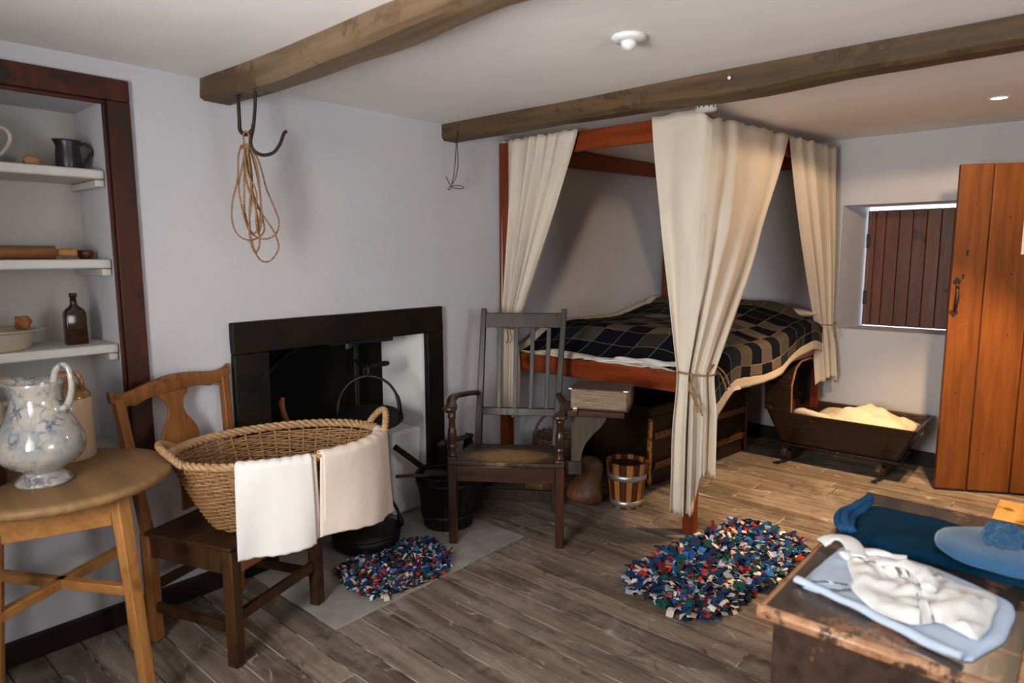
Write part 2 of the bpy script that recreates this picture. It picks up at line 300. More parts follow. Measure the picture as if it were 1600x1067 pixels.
# ------------------------------------------------------------------ builders
class MB:
    def __init__(s): s.bm = bmesh.new()
    def box(s, c, d, rz=0.0, rot=None):
        mt = Matrix.Translation(c) @ (rot.to_4x4() if rot is not None else Matrix.Rotation(rz, 4, 'Z')) @ Matrix.Diagonal((d[0], d[1], d[2], 1))
        bmesh.ops.create_cube(s.bm, size=1, matrix=mt); return s
    def bb(s, a, b):
        return s.box([(a[i]+b[i])/2 for i in range(3)], [abs(b[i]-a[i]) for i in range(3)])
    def bar(s, p, q, w, d, side=None, w2=None, d2=None):
        # square bar from p to q; width w along 'side', depth d across
        p, q = Vector(p), Vector(q); z = (q-p).normalized()
        x = Vector(side) if side is not None else (Vector((1, 0, 0)) if abs(z.x) < .9 else Vector((0, 1, 0)))
        x = (x - z*x.dot(z)).normalized(); y = z.cross(x)
        w2 = w if w2 is None else w2; d2 = d if d2 is None else d2
        vs = []
        for c, ww, dd in ((p, w, d), (q, w2, d2)):
            for i, j in ((-1, -1), (1, -1), (1, 1), (-1, 1)): vs.append(s.bm.verts.new(c + x*i*ww/2 + y*j*dd/2))
        for f in ((3, 2, 1, 0), (4, 5, 6, 7), (0, 1, 5, 4), (1, 2, 6, 5), (2, 3, 7, 6), (3, 0, 4, 7)): s.bm.faces.new([vs[i] for i in f])
        return s
    def loft(s, rings, cap=True, closed=True):
        rr = [[s.bm.verts.new(v) for v in r] for r in rings]
        n = len(rr[0])
        for a, b in zip(rr, rr[1:]):
            for i in range(n if closed else n-1):
                j = (i+1) % n
                try: s.bm.faces.new((a[i], a[j], b[j], b[i]))
                except ValueError: pass
        if cap and closed:
            s.bm.faces.new(rr[0][::-1]); s.bm.faces.new(rr[-1])
        return s
    def lathe(s, prof, c=(0, 0, 0), n=32, sx=1, sy=1, cap=True, rz=0):
        rings = []
        for r, z in prof:
            r = max(r, 0.0004)
            rings.append([Vector((c[0] + math.cos(rz)*r*sx*math.cos(t) - math.sin(rz)*r*sy*math.sin(t), c[1] + math.sin(rz)*r*sx*math.cos(t) + math.cos(rz)*r*sy*math.sin(t), c[2]+z)) for t in [2*PI*i/n for i in range(n)]])
        return s.loft(rings, cap)
    def tube(s, pts, r, n=8, closed=False, cap=True, flat=1.0):
        pts = [Vector(p) for p in pts]; L = len(pts)
        rad = r if isinstance(r, (list, tuple)) else [r]*L
        rings = []; prev = None
        for i, p in enumerate(pts):
            a = pts[(i-1) % L] if (closed or i > 0) else p; b = pts[(i+1) % L] if (closed or i < L-1) else p
            t = (b-a).normalized() if (b-a).length > 1e-9 else Vector((0, 0, 1))
            if prev is None:
                x = Vector((0, 0, 1)).cross(t)
                if x.length < .1: x = Vector((1, 0, 0)).cross(t)
            else: x = prev - t*prev.dot(t)
            x.normalize(); prev = x; y = t.cross(x)
            rings.append([p + (x*math.cos(k)+y*math.sin(k)*flat)*rad[i] for k in [2*PI*j/n for j in range(n)]])
        if closed: rings.append(rings[0]); return s.loft(rings, False)
        return s.loft(rings, cap)
    def prism(s, outline, h0, h1, fr):
        # outline: 2-d points; fr(u, v, h) -> 3-d
        a = [s.bm.verts.new(fr(u, v, h0)) for u, v in outline]; b = [s.bm.verts.new(fr(u, v, h1)) for u, v in outline]
        n = len(a)
        s.bm.faces.new(a[::-1]); s.bm.faces.new(b)
        for i in range(n): s.bm.faces.new((a[i], a[(i+1) % n], b[(i+1) % n], b[i]))
        return s
    def grid(s, nu, nv, fn, uvf=None):
        vs = [[s.bm.verts.new(fn(i/nu, j/nv)) for j in range(nv+1)] for i in range(nu+1)]
        uvl = s.bm.loops.layers.uv.verify() if uvf else None
        for i in range(nu):
            for j in range(nv):
                f = s.bm.faces.new((vs[i][j], vs[i+1][j], vs[i+1][j+1], vs[i][j+1]))
                if uvf:
                    for l, (a, b) in zip(f.loops, ((i, j), (i+1, j), (i+1, j+1), (i, j+1))): l[uvl].uv = uvf(a/nu, b/nv)
        return s
    def sphere(s, c, r, sc=(1, 1, 1), seg=16):
        bmesh.ops.create_uvsphere(s.bm, u_segments=seg, v_segments=max(6, seg//2+2), radius=r, matrix=Matrix.Translation(c) @ Matrix.Diagonal((*sc, 1))); return s
    def jitter(s, a, sc=8):
        for v in s.bm.verts: v.co += mnoise.noise_vector(v.co*sc)*a
        return s

def root_of(o):
    while o.parent: o = o.parent
    return o
def obj(name, mb, mat, parent=None, world=False, bev=0.0, smooth=False, solid=0.0, sub=0, label=None, kind=None, ang=35, segs=2):
    bm = mb.bm
    if world and parent is not None:
        rp = root_of(parent)
        mtx = Matrix.LocRotScale(rp.location, rp.rotation_euler, None).inverted()
        bmesh.ops.transform(bm, matrix=mtx, verts=bm.verts)
    bmesh.ops.recalc_face_normals(bm, faces=bm.faces)
    me = bpy.data.meshes.new(name); bm.to_mesh(me); bm.free()
    o = bpy.data.objects.new(name, me); COL.objects.link(o)
    for mm in (mat if isinstance(mat, (list, tuple)) else [mat]): me.materials.append(MT[mm] if isinstance(mm, str) else mm)
    if parent is not None: o.parent = parent
    if bev:
        b = o.modifiers.new('bevel', 'BEVEL'); b.width = bev; b.segments = segs; b.limit_method = 'ANGLE'; b.angle_limit = R(40)
    if solid:
        b = o.modifiers.new('thick', 'SOLIDIFY'); b.thickness = solid; b.offset = 0
    if sub:
        b = o.modifiers.new('sub', 'SUBSURF'); b.levels = sub; b.render_levels = sub
    if smooth: me.shade_smooth()
    elif bev: me.shade_smooth(); me.set_sharp_from_angle(angle=R(ang))
    if label: o['label'] = label
    if kind: o['kind'] = kind
    return o
def thing(name, label, cat, loc=(0, 0, 0), rz=0.0, group=None):
    o = bpy.data.objects.new(name, None); COL.objects.link(o); o.location = loc; o.rotation_euler = (0, 0, rz)
    o.empty_display_size = 0.1; o['label'] = label; o['category'] = cat
    if group: o['group'] = group
    return o
def tag(o, label, cat, group=None):
    o['label'] = label; o['category'] = cat
    if group: o['group'] = group
    return o
def struct(name, mb, mat, **k):
    o = obj(name, mb, mat, **k); o['kind'] = 'structure'; return o
def smoothstep(t): t = max(0, min(1, t)); return t*t*(3-2*t)
def lerp(a, b, t): return a + (b-a)*t
def spline(pts, n=8, closed=False):
    P = [Vector(p) for p in pts]; out = []; L = len(P)
    for i in range(L if closed else L-1):
        p0 = P[(i-1) % L] if (closed or i > 0) else P[0]; p1 = P[i]; p2 = P[(i+1) % L]; p3 = P[(i+2) % L] if (closed or i < L-2) else P[-1]
        for k in range(n):
            t = k/n
            out.append(0.5*((2*p1)+(p2-p0)*t+(2*p0-5*p1+4*p2-p3)*t*t+(3*p1-p0-3*p2+p3)*t**3))
    if not closed: out.append(P[-1])
    return out
# ================================================================== the room
XL, XR, YN, YB = -2.75, 1.5, -0.42, 5.1
def ceil_z(x, y):
    return 2.12 + 0.085*smoothstep((y-3.3)/1.8)*smoothstep((x+2.9)/1.3) + 0.006*mnoise.noise(Vector((x*1.3, y*1.3, 0)))
def wall_panels(axis, face, back, us, zs, holes):
    """axis 'x': wall in a plane of constant x, u runs along y; boxes from face to back, holes = (u0,u1,z0,z1)"""
    mb = MB()
    us = sorted(set(us + [h[0] for h in holes] + [h[1] for h in holes])); zs = sorted(set(zs + [h[2] for h in holes] + [h[3] for h in holes]))
    for u0, u1 in zip(us, us[1:]):
        for z0, z1 in zip(zs, zs[1:]):
            uc, zc = (u0+u1)/2, (z0+z1)/2
            if any(h[0] < uc < h[1] and h[2] < zc < h[3] for h in holes): continue
            if axis == 'x': mb.bb((face, u0, z0), (back, u1, z1))
            else: mb.bb((u0, face, z0), (u1, back, z1))
    bm = mb.bm
    bmesh.ops.remove_doubles(bm, verts=bm.verts, dist=1e-5)
    seen = {}
    for f in bm.faces:
        k = tuple(round(x, 4) for x in f.calc_center_median()); seen.setdefault(k, []).append(f)
    dead = [f for fs in seen.values() if len(fs) > 1 for f in fs]
    bmesh.ops.delete(bm, geom=dead, context='FACES')
    return mb
ALC = (0.0, 0.894, 0.66, 1.977); FIRE = (1.44, 2.385, 0.0, 1.01)
mb = wall_panels('x', XL, XL-0.36, [YN, YB+.5], [-0.05, 2.35], [ALC, FIRE])
struct('wall_left', mb, 'wall')
WH = (-1.39, -0.68, 0.885, 1.755)
mb = wall_panels('y', YB, YB+0.36, [XL-.36, XR+.3], [-0.05, 2.4], [WH])
# splayed left reveal of the window
mb.prism([(-1.391, YB+0.001), (-1.391, YB+.36), (-1.305, YB+.36)], WH[2], WH[3], lambda u, v, h: Vector((u, v, h)))
struct('wall_back', mb, 'wall')
mb = wall_panels('x', XR, XR+0.3, [YN, YB+.5], [-0.05, 2.4], [(0.85, 1.8, 0.95, 1.75)])
struct('wall_right', mb, 'wall')
mb = wall_panels('y', YN, YN-0.6, [XL-.36, XR+.3], [-0.05, 2.4], [(-1.48, -0.62, 0.92, 1.78)])
struct('wall_near', mb, 'wall')
mb = MB().grid(46, 56, lambda u, v: Vector((lerp(XL-.2, XR+.2, u), lerp(YN-.2, YB+.3, v), ceil_z(lerp(XL-.2, XR+.2, u), lerp(YN-.2, YB+.3, v)))))
struct('ceiling', mb, 'ceil', smooth=True, solid=0.0)

# floor: slab, boards, hearth stone
floor = struct('floor', MB().bb((XL-.5, YN-.3, -0.10), (XR+.3, YB+.5, -0.0018)), 'dust')
HX, HY0, HY1 = -2.078, 1.33, 2.447
BW = 0.1117; y = 1.33-16*0.1117; k = 0
rnd = random.Random(3)
while y < YB:
    y0, y1 = y, y+BW
    x0 = XL+0.0
    mid = (y0+y1)/2
    if HY0 < mid < HY1: x0 = HX
    x = x0 - rnd.uniform(0, .6) if x0 < -2.5 else x0
    first = True
    while x < XR:
        xe = x + rnd.uniform(1.0, 2.3)
        if XR - xe < 0.4: xe = XR
        a = max(x, x0)
        if xe - a > 0.02:
            g = 0.0024
            mbp = MB().bb((a+g, max(y0, YN)+g, -0.0016), (min(xe, XR)-g, min(y1, YB)-g, rnd.uniform(-0.0006, 0.0006)))
            obj('floorboard', mbp, 'floor', floor, bev=0.0008, segs=1)
        x = xe
    y += BW; k += 1
mbh = MB().bb((XL-0.36, FIRE[0]-0.0, -0.0016), (HX, HY1, 0.003))
mbh.bb((XL, HY0, -0.0016), (HX, FIRE[0]+.001, 0.003))
obj('hearth_stone', mbh, 'stone', floor, bev=0.004, label='grey stone hearth slab let into the boards')

bb1 = MB(); bb1.bb((XL, YN, 0), (XL+0.028, 1.29, 0.085)); bb1.bb((XL, 2.52, 0), (XL+0.022, YB, 0.085))
struct('baseboard_left', bb1, 'skirt', bev=0.004)
struct('baseboard_back', MB().bb((XL, YB-0.022, 0), (XR, YB, 0.095)), 'skirt', bev=0.004)

# ------------------------------------------------------------------ alcove cupboard (press)
pr = thing('wall_cupboard', 'open shelved wall alcove with dark red-brown timber frame left of the fireplace', 'cupboard', (XL, 0.45, ALC[2]))
obj('frame_top', MB().bb((XL, -0.10, 1.977), (XL+.022, 0.972, 2.055)).bb((XL, -0.10, 1.962), (XL+.008, 0.895, 1.978)), 'press_frame', pr, True, bev=0.005)
obj('frame_stile', MB().bb((XL, 0.894, 0.60), (XL+.022, 0.972, 1.977)).bb((XL, 0.880, 0.66), (XL+.008, 0.895, 1.962)), 'press_frame', pr, True, bev=0.005)
obj('frame_stile', MB().bb((XL, -0.10, 0.60), (XL+.022, -0.02, 1.977)), 'press_frame', pr, True, bev=0.005)
obj('frame_sill', MB().bb((XL, -0.02, 0.60), (XL+.022, 0.894, 0.665)), 'press_frame', pr, True, bev=0.005)
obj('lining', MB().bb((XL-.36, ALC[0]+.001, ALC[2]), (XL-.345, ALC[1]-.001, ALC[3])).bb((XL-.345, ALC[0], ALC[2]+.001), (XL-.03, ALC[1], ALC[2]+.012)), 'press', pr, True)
for zt in (1.735, 1.408, 1.087):
    s = MB().bb((XL-.344, ALC[0]+.004, zt-0.034), (XL-.045, ALC[1]-.004, zt)).jitter(0.0025, 5)
    o = obj('shelf', s, 'shelf', pr, True, bev=0.006)
    obj('shelf_bracket', MB().bb((XL-.34, ALC[1]-.035, zt-0.062), (XL-.052, ALC[1]-.004, zt-0.036)), 'shelf', pr, True, bev=0.004)

# ------------------------------------------------------------------ fireplace
fp = thing('fireplace', 'black painted stone fireplace surround with dark hearth opening', 'fireplace', (XL, 1.9, 0))
def rough(mb, n=3, a=0.004, sc=9):
    bmesh.ops.subdivide_edges(mb.bm, edges=mb.bm.edges, cuts=n, use_grid_fill=True)
    return mb.jitter(a, sc)
obj('lintel', rough(MB().bb((XL-.002, 1.302, 1.0), (XL+.035, 2.50, 1.138)), 5), 'black_paint', fp, True, bev=0.005)
obj('jamb', rough(MB().bb((XL-.002, 1.302, 0.003), (XL+.033, 1.46, 1.0)), 5), 'black_paint', fp, True, bev=0.005)
obj('jamb', rough(MB().bb((XL-.002, 2.385, 0.003), (XL+.033, 2.50, 1.0)), 5), 'black_paint', fp, True, bev=0.005)
obj('firebox', MB().bb((XL-.36, 1.441, 0.003), (XL-.41, 2.384, 1.009)).bb((XL-.36, 1.441, 0.003), (XL-.01, 1.452, 1.009)).bb((XL-.36, 1.452, 0.998), (XL-.02, 2.2, 1.009)), 'soot', fp, True)
# the whitewashed right cheek and hob
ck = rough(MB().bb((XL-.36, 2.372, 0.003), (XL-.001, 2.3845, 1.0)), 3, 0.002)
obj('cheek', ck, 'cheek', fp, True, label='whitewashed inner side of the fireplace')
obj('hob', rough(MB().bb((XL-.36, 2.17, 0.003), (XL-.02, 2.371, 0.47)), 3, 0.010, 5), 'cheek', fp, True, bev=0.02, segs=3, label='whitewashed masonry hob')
obj('arch_iron', MB().tube([(XL-.33, 1.52+.46*(1-math.cos(t)), .55+.42*math.sin(t)) for t in [PI/2*i/14 for i in range(15)]], 0.012, 8), 'black_paint', fp, True, smooth=True)
gr = thing('fire_grate', 'low black iron grate with peat blocks in the fireplace', 'grate', (XL-.2, 1.8, 0.003))
g = MB(); 
for i in range(7): g.bar((XL-.33+.0, 1.58+i*.075, .22), (XL-.08, 1.58+i*.075, .22), .012, .012)
g.bar((XL-.08, 1.56, .22), (XL-.08, 2.06, .22), .016, .016).bar((XL-.33, 1.56, .22), (XL-.33, 2.06, .22), .016, .016)
g.bar((XL-.08, 1.56, .34), (XL-.08, 2.06, .34), .012, .012)
for xx in (XL-.08, XL-.33):
    for yy in (1.57, 2.05): g.bar((xx, yy, .003), (xx, yy, .36 if xx > XL-.2 else .24), .018, .018)
obj('grate_bars', g, 'iron', gr, True)
for i in range(9):
    a = MB().box((0, 0, 0), (.12, .075, .06)).jitter(.01, 14)
    bmesh.ops.transform(a.bm, matrix=Matrix.Translation((XL-.27+.075*(i % 3), 1.64+.11*(i//3)+.02*(i % 2), .262+.0*i)) @ Matrix.Rotation(i*1.3, 4, 'Z') @ Matrix.Rotation(.2*(i % 2), 4, 'X'), verts=a.bm.verts)
    obj('peat_block', a, 'peat' if i % 4 else 'ash', gr, True, bev=.006)

# crane, griddle, hearth pot
cr = thing('fireplace_crane', 'black iron swinging crane inside the fireplace', 'crane', (XL-.28, 2.10, 0.003))
obj('crane_post', MB().bar((XL-.28, 2.13, .003), (XL-.28, 2.13, .995), .026, .026), 'iron', cr, True, bev=.003)
obj('crane_arm', MB().bar((XL-.28, 2.13, .965), (XL-.06, 1.93, .965), .022, .03).bar((XL-.28, 2.13, .85), (XL+.01, 1.985, .85), .014, .014), 'iron', cr, True, bev=.003)
obj('crane_top_bar', MB().bar((XL-.10, 1.85, .985), (XL-.05, 2.21, .985), .026, .034), 'iron', cr, True, bev=.008)
obj('pot_hook', MB().tube([(XL+.06, 1.955, .835), (XL+.062, 1.965, .862), (XL+.06, 1.98, .868), (XL+.04, 2.02, .868), (XL+.03, 2.09, .868), (XL+.028, 2.115, .866)], [.007, .009, .011, .011, .014, .012], 8)
    .tube([(XL+.06+.022*math.cos(t), 1.955, .85+.03*math.sin(t)) for t in [2*PI*i/16 for i in range(16)]], .005, 6, True), 'iron', cr, True, smooth=True)
gx, gy, gz = XL+.07, 1.955, .612
gd = thing('griddle', 'flat round black iron griddle hanging by its hoop handle in front of the fireplace', 'griddle', (gx, gy, gz))
obj('plate', MB().lathe([(0, -.006), (.168, -.006), (.172, 0), (.170, .008), (.160, .006), (0, .006)], (gx, gy, gz), 48), 'iron', gd, True, smooth=False, bev=.002)
gd.rotation_euler = (R(9)*.62, R(9)*.78, 0)
ax = Vector((.62, .78, 0))
obj('hoop_handle', MB().tube([Vector((gx, gy, gz+.01)) + ax*.155*math.cos(t) + Vector((0, 0, .205*math.sin(t)**.85)) for t in [PI*i/24 for i in range(25)]], [.008 if 3 < i < 22 else .013 for i in range(25)], 8, flat=.6), 'iron', gd, True, smooth=True)
obj('chain_link', MB().tube([(gx+.006*math.sin(i*1.4), gy+.006*math.cos(i*1.4), gz+.215-.014*i+0.03) for i in range(4)], .005, 6), 'rust_iron', gd, True, smooth=True)
px_, py_ = -2.60, 1.86
pt = thing('hearth_pot', 'low round black iron pot on the hearth behind the chair', 'pot', (px_, py_, .003))
obj('pot_body', MB().lathe([(0, 0), (.135, 0), (.158, .02), (.165, .055), (.160, .075), (.15, .077), (0, .077)], (px_, py_, .003), 40), 'iron', pt, True, smooth=True, ang=50)
obj('lid', MB().lathe([(.168, .076), (.17, .084), (.12, .094), (.03, .10), (.018, .105), (.018, .12), (0, .122)], (px_, py_, .003), 40), 'iron', pt, True, smooth=True)
bl = [Vector((px_, py_, .09)) + ax*.168*math.cos(t) + Vector((0, 0, .20*math.sin(t))) for t in [PI*i/20 for i in range(21)]]
obj('bail', MB().tube(bl, [.016 if i in (0, 1) else .008 for i in range(21)], 8), 'iron', pt, True, smooth=True)
obj('wooden_peg', MB().tube([(XL-.10, 1.60, .64), (XL-.10, 1.585, .69), (XL-.10, 1.58, .73), (XL-.10, 1.59, .755)], [.018, .014, .016, .010], 8), 'oakchair', gr, True, smooth=True, label='upright brown wooden handle') 

# ------------------------------------------------------------------ beams
def beam(name, label, y0, y1, zb, x0, x1, seed, trk=0.012, mat='beam'):
    r = random.Random(seed); rings = []; n = 44
    for i in range(n+1):
        x = lerp(x0, x1, i/n)
        a = mnoise.noise(Vector((x*1.6, seed, 0)))*trk; b = mnoise.noise(Vector((x*2.1, seed+9, 0)))*trk*1.2; c = mnoise.noise(Vector((x*1.3, seed+5, 3)))*trk
        z = zb(x)
        ch = 0.016 + .012*mnoise.noise(Vector((x*3, seed, 7)))
        zt = ceil_z(x, (y0+y1)/2) + .02
        rings.append([Vector(p) for p in ((x, y0+a*.5, zt), (x, y0+a, z+ch+b*.3), (x, y0+a+ch, z+b), (x, y1+c-ch, z+b*.7), (x, y1+c, z+ch+b*.5), (x, y1+c, zt))])
    t = obj(name, MB().loft(rings).jitter(.0025, 12), mat, smooth=True, ang=30)
    t.data.set_sharp_from_angle(angle=R(32)) if hasattr(t.data, 'set_sharp_from_angle') else None
    return tag(t, label, 'beam')
beam('ceiling_beam', 'rough old timber ceiling beam nearest the camera with rope and hooks on it', 1.25, 1.375, lambda x: 2.028+.018*smoothstep((x+2.3)/1.0), XL, XR, 3, trk=.02, mat='beam_lit')
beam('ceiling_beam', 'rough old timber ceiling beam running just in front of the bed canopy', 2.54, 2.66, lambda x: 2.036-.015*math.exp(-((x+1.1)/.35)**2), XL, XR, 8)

# hooks, rope, wire
hk = obj('strap_hook', MB().bb((-2.560, 1.294, 1.925), (-2.542, 1.302, 2.04)).bb((-2.565, 1.293, 2.03), (-2.537, 1.303, 2.045))
   .tube(spline([(-2.551, 1.298, 1.935), (-2.551, 1.298, 1.905), (-2.540, 1.306, 1.888), (-2.522, 1.318, 1.888), (-2.508, 1.326, 1.905), (-2.506, 1.328, 1.925)], 5), [.008]*20+[.006]*6, 8), 'rust_iron', bev=.002)
tag(hk, 'short flat iron strap hook under the near beam holding the rope', 'hook')
bh = obj('meat_hook', MB().tube(spline([(-2.426, 1.30, 2.045), (-2.426, 1.300, 1.99), (-2.430, 1.29, 1.90), (-2.430, 1.276, 1.845), (-2.424, 1.283, 1.812), (-2.415, 1.312, 1.797), (-2.405, 1.350, 1.808), (-2.395, 1.375, 1.842), (-2.390, 1.392, 1.885), (-2.388, 1.402, 1.892)], 6), [.0065]*50+[.0055, .005, .0055, .008, .008], 8), 'rust_iron', smooth=True)
tag(bh, 'long curved black iron hook hanging from the near beam beside the rope', 'hook')
def twist_rope(mb, pts, r, n=6, strands=2, pitch=.02):
    # rope of twisted strands
    P = [Vector(p) for p in pts]; L = 0
    for s in range(strands):
        out = []; d = 0
        for i, p in enumerate(P):
            if i: d += (p-P[i-1]).length
            t = (P[min(i+1, len(P)-1)]-P[max(i-1, 0)]).normalized()
            x = t.cross(Vector((.3, .7, .2))).normalized(); y = t.cross(x)
            a = 2*PI*(d/pitch + s/strands)
            out.append(p + (x*math.cos(a)+y*math.sin(a))*r*.5)
        mb.tube(out, r*.62, n)
    return mb
def resample(P, step):
    out = [P[0]]; acc = 0
    for a, b in zip(P, P[1:]):
        l = (b-a).length; 
        k = max(1, int(l/step))
        for i in range(1, k+1): out.append(a.lerp(b, i/k))
    return out
rp = thing('rope_coil', 'coiled thin hemp rope hanging in long loops from the strap hook', 'rope', (-2.525, 1.31, 1.84))
rx = -2.52
def RP(px, py, dx=0):   # rope loop points, measured in the plane of the hook
    return Vector((rx+dx, 1.306 + (px-379)*.00256 + (py-230)*0.00006, 1.843 - (py-228)*.00252))
loops = [
 [(374, 228), (366, 245), (362, 280), (353, 315), (352, 345), (360, 365), (378, 372), (398, 358), (396, 330), (388, 300), (384, 260), (379, 230)],
 [(376, 228), (392, 240), (402, 262), (410, 290), (421, 320), (425, 342), (416, 362), (396, 370), (379, 360), (372, 330), (373, 290), (376, 232)],
 [(377, 228), (370, 260), (364, 290), (366, 320), (370, 350), (378, 362), (388, 350), (396, 320), (396, 280), (388, 240), (379, 228)],
 [(378, 228), (374, 260), (380, 300), (398, 335), (412, 360), (417, 385), (402, 405), (386, 400), (376, 370), (374, 330), (378, 290), (380, 232)],
 [(380, 228), (384, 270), (379, 310), (370, 345), (370, 375), (378, 391), (388, 378), (388, 340), (380, 300), (377, 260), (377, 228)],
 [(375, 230), (372, 250), (374, 275), (384, 300), (382, 340), (386, 362), (393, 340), (392, 300), (388, 260), (380, 232)],
]
for i, lp in enumerate(loops):
    pts = resample(spline([RP(x, y, (i-2.5)*.006 + .010*math.sin(j*1.1+i)) for j, (x, y) in enumerate(lp)], 5), .006)
    obj('rope_loop', twist_rope(MB(), pts, .0042), 'rope', rp, True, smooth=True)
nk = MB()
twist_rope(nk, resample(spline([(rx-.004, 1.300, 1.842), (rx-.004, 1.297, 1.88), (rx+.002, 1.305, 1.896), (rx+.004, 1.316, 1.88), (rx+.004, 1.314, 1.842)], 5), .005), .004)
for k in range(3): nk.tube([(rx+.016*math.cos(t), 1.307+.013*math.sin(t), 1.832+.006*k) for t in [2*PI*i/14 for i in range(14)]], .0042, 6, True)
obj('rope_knot', nk, 'rope', rp, True, smooth=True)
w = MB()
w.tube(spline([(-2.622, 2.536, 2.07), (-2.622, 2.533, 2.03), (-2.62, 2.525, 1.99), (-2.622, 2.518, 1.90), (-2.626, 2.508, 1.83), (-2.632, 2.50, 1.795)], 6), .0022, 5)
w.tube(spline([(-2.616, 2.536, 2.07), (-2.618, 2.533, 2.03), (-2.616, 2.53, 1.99), (-2.610, 2.528, 1.90), (-2.618, 2.518, 1.83), (-2.63, 2.50, 1.79)], 6), .0022, 5)
w.tube(spline([(-2.632, 2.46, 1.83), (-2.632, 2.49, 1.79), (-2.631, 2.52, 1.775), (-2.63, 2.57, 1.775), (-2.63, 2.59, 1.782), (-2.63, 2.56, 1.79), (-2.632, 2.50, 1.785), (-2.633, 2.475, 1.77), (-2.633, 2.485, 1.762), (-2.632, 2.50, 1.78)], 6), .0022, 5)
tag(obj('wire_loop', w, 'wire', smooth=True), 'thin black wire dangling from the left end of the second beam', 'wire')

# ceiling fittings
sd = thing('motion_sensor', 'small round white sensor dome on the ceiling between the beams', 'sensor', (-1.21, 1.95, 2.118))
obj('base_ring', MB().lathe([(0, 0.006), (.052, .006), (.056, 0), (.052, -.010), (.03, -.013), (0, -.013)], (-1.21, 1.95, 2.118), 36), 'plastic', sd, True, smooth=True)
obj('dome', MB().lathe([(.026, -.012), (.026, -.022), (.018, -.034), (.006, -.040), (0, -.041)], (-1.21, 1.95, 2.118), 28), 'plastic', sd, True, smooth=True)
sm = thing('smoke_alarm', 'white slotted smoke alarm on the ceiling above the bed corner', 'smoke alarm', (-1.43, 2.985, 2.12))
obj('alarm_body', MB().lathe([(0, 0.004), (.060, .004), (.060, -.008), (.052, -.016), (.050, -.036), (.040, -.046), (0, -.048)], (-1.43, 2.985, 2.12), 40), 'plastic', sm, True, smooth=True)
v = MB()
for i in range(14): v.box((-1.43+.0505*math.cos(i*2*PI/14), 2.985+.0505*math.sin(i*2*PI/14), 2.093), (.004, .005, .016), rz=i*2*PI/14)
obj('vent_slots', v, 'wire', sm, True)
for k, (sx, sy, lb) in enumerate(((-.42, 3.92, 'recessed ceiling spotlight, the left of two by the door'), (-.255, 3.95, 'recessed ceiling spotlight at the right picture edge'))):
    z = ceil_z(sx, sy)
    st = thing('recessed_spotlight', lb, 'spotlight', (sx, sy, z))
    obj('trim_ring', MB().lathe([(.034, -.001), (.046, -.001), (.047, -.004), (.034, -.006)], (sx, sy, z), 28, cap=False), 'plastic', st, True, smooth=True)
    obj('lens', MB().lathe([(0, -.0015), (.0345, -.0015), (.0345, -.004), (0, -.004)], (sx, sy, z), 28), 'lamp', st, True)
# small hook on second beam
tag(obj('white_stud', MB().sphere((-1.12, 2.525, 2.085), .007), 'plastic', smooth=True), 'tiny white stud on the face of the second beam', 'stud')

# ------------------------------------------------------------------ shutter window
Ys = 5.40
wn = struct('window_1', MB().bb((-1.375, YB+.003, .8855), (-.69, Ys+.025, .890)), 'wall'); wn['label'] = 'deep whitewashed window opening closed by a dark wooden shutter'
Ys = 5.40
xs = [-1.282, -1.245, -1.180, -1.095, -1.010, -.925, -.840, -.765, -.705]
for a, b in zip(xs, xs[1:]):
    mbp = MB().bb((a+.0015, Ys, .897), (b-.0015, Ys+.022, 1.728))
    obj('shutter_board', mbp, 'shutter', wn, bev=.003)
obj('shutter_edge', MB().bb((-1.298, Ys+.0, .897), (-1.284, Ys+.03, 1.728)), 'shutter', wn, bev=.003)
obj('shutter_backing', MB().bb((-1.28, Ys+.0225, .90), (-.706, Ys+.030, 1.725)), 'shutter', wn)
for z0 in (1.46, 1.05): obj('shutter_hinge', MB().bb((-1.300, Ys-.008, z0), (-1.276, Ys-.001, z0+.10)), 'iron', wn, bev=.002)
obj('shutter_latch', MB().bb((-.79, Ys-.012, 1.155), (-.74, Ys-.001, 1.172)), 'iron', wn, bev=.002)

# ------------------------------------------------------------------ door
dv = Vector((.889, .458, 0)).normalized(); dn = Vector((-dv.y, dv.x, 0)); d0 = Vector((-.645, 4.590, 0))
def DP(s, z, t=0.0): return d0 + dv*s + dn*t + Vector((0, 0, z))
door = struct('door_1', MB().prism([(0.03, .0), (1.0, .0), (1.0, .02), (.03, .02)], .30, .42, lambda u, v, h: DP(u, h, .034+v)), 'door', bev=.003)
door['label'] = 'tall orange pine plank door standing open at the right'
obj('door_ledge', MB().prism([(0.03, .034), (1.0, .034), (1.0, .054), (.03, .054)], 1.45, 1.57, lambda u, v, h: DP(u, h, v)), 'door', door, bev=.003)
ss = [0, .172, .395, .62, .82, 1.03]
for a, b in zip(ss, ss[1:]):
    mbp = MB().prism([(a+.0035, 0), (b-.0035, 0), (b-.0035, .032), (a+.0035, .032)], .014, 1.922, lambda u, v, h: DP(u, h, v)).jitter(.0015, 3)
    obj('door_board', mbp, 'door', door, bev=.004)
def heart(c, w, h, flip=1):
    o = []
    for i in range(28):
        t = 2*PI*i/28
        x = 16*math.sin(t)**3; y = 13*math.cos(t)-5*math.cos(2*t)-2*math.cos(3*t)-math.cos(4*t)
        o.append((c[0]+x/16*w/2, c[1]+flip*-y/16*h/2))
    return o
hd = MB()
pl = lambda u, v, h: DP(u, v, -h)
hd.prism(heart((.030, 1.262), .042, .044, 1), .0005, .004, pl); hd.prism(heart((.026, 1.076), .044, .046, -1), .0005, .004, pl)
hd.tube([DP(.030, 1.245, -.006), DP(.030, 1.225, -.022), DP(.028, 1.19, -.032), DP(.028, 1.16, -.034), DP(.027, 1.12, -.026), DP(.027, 1.095, -.006)], [.006, .007, .010, .011, .008, .006], 8)
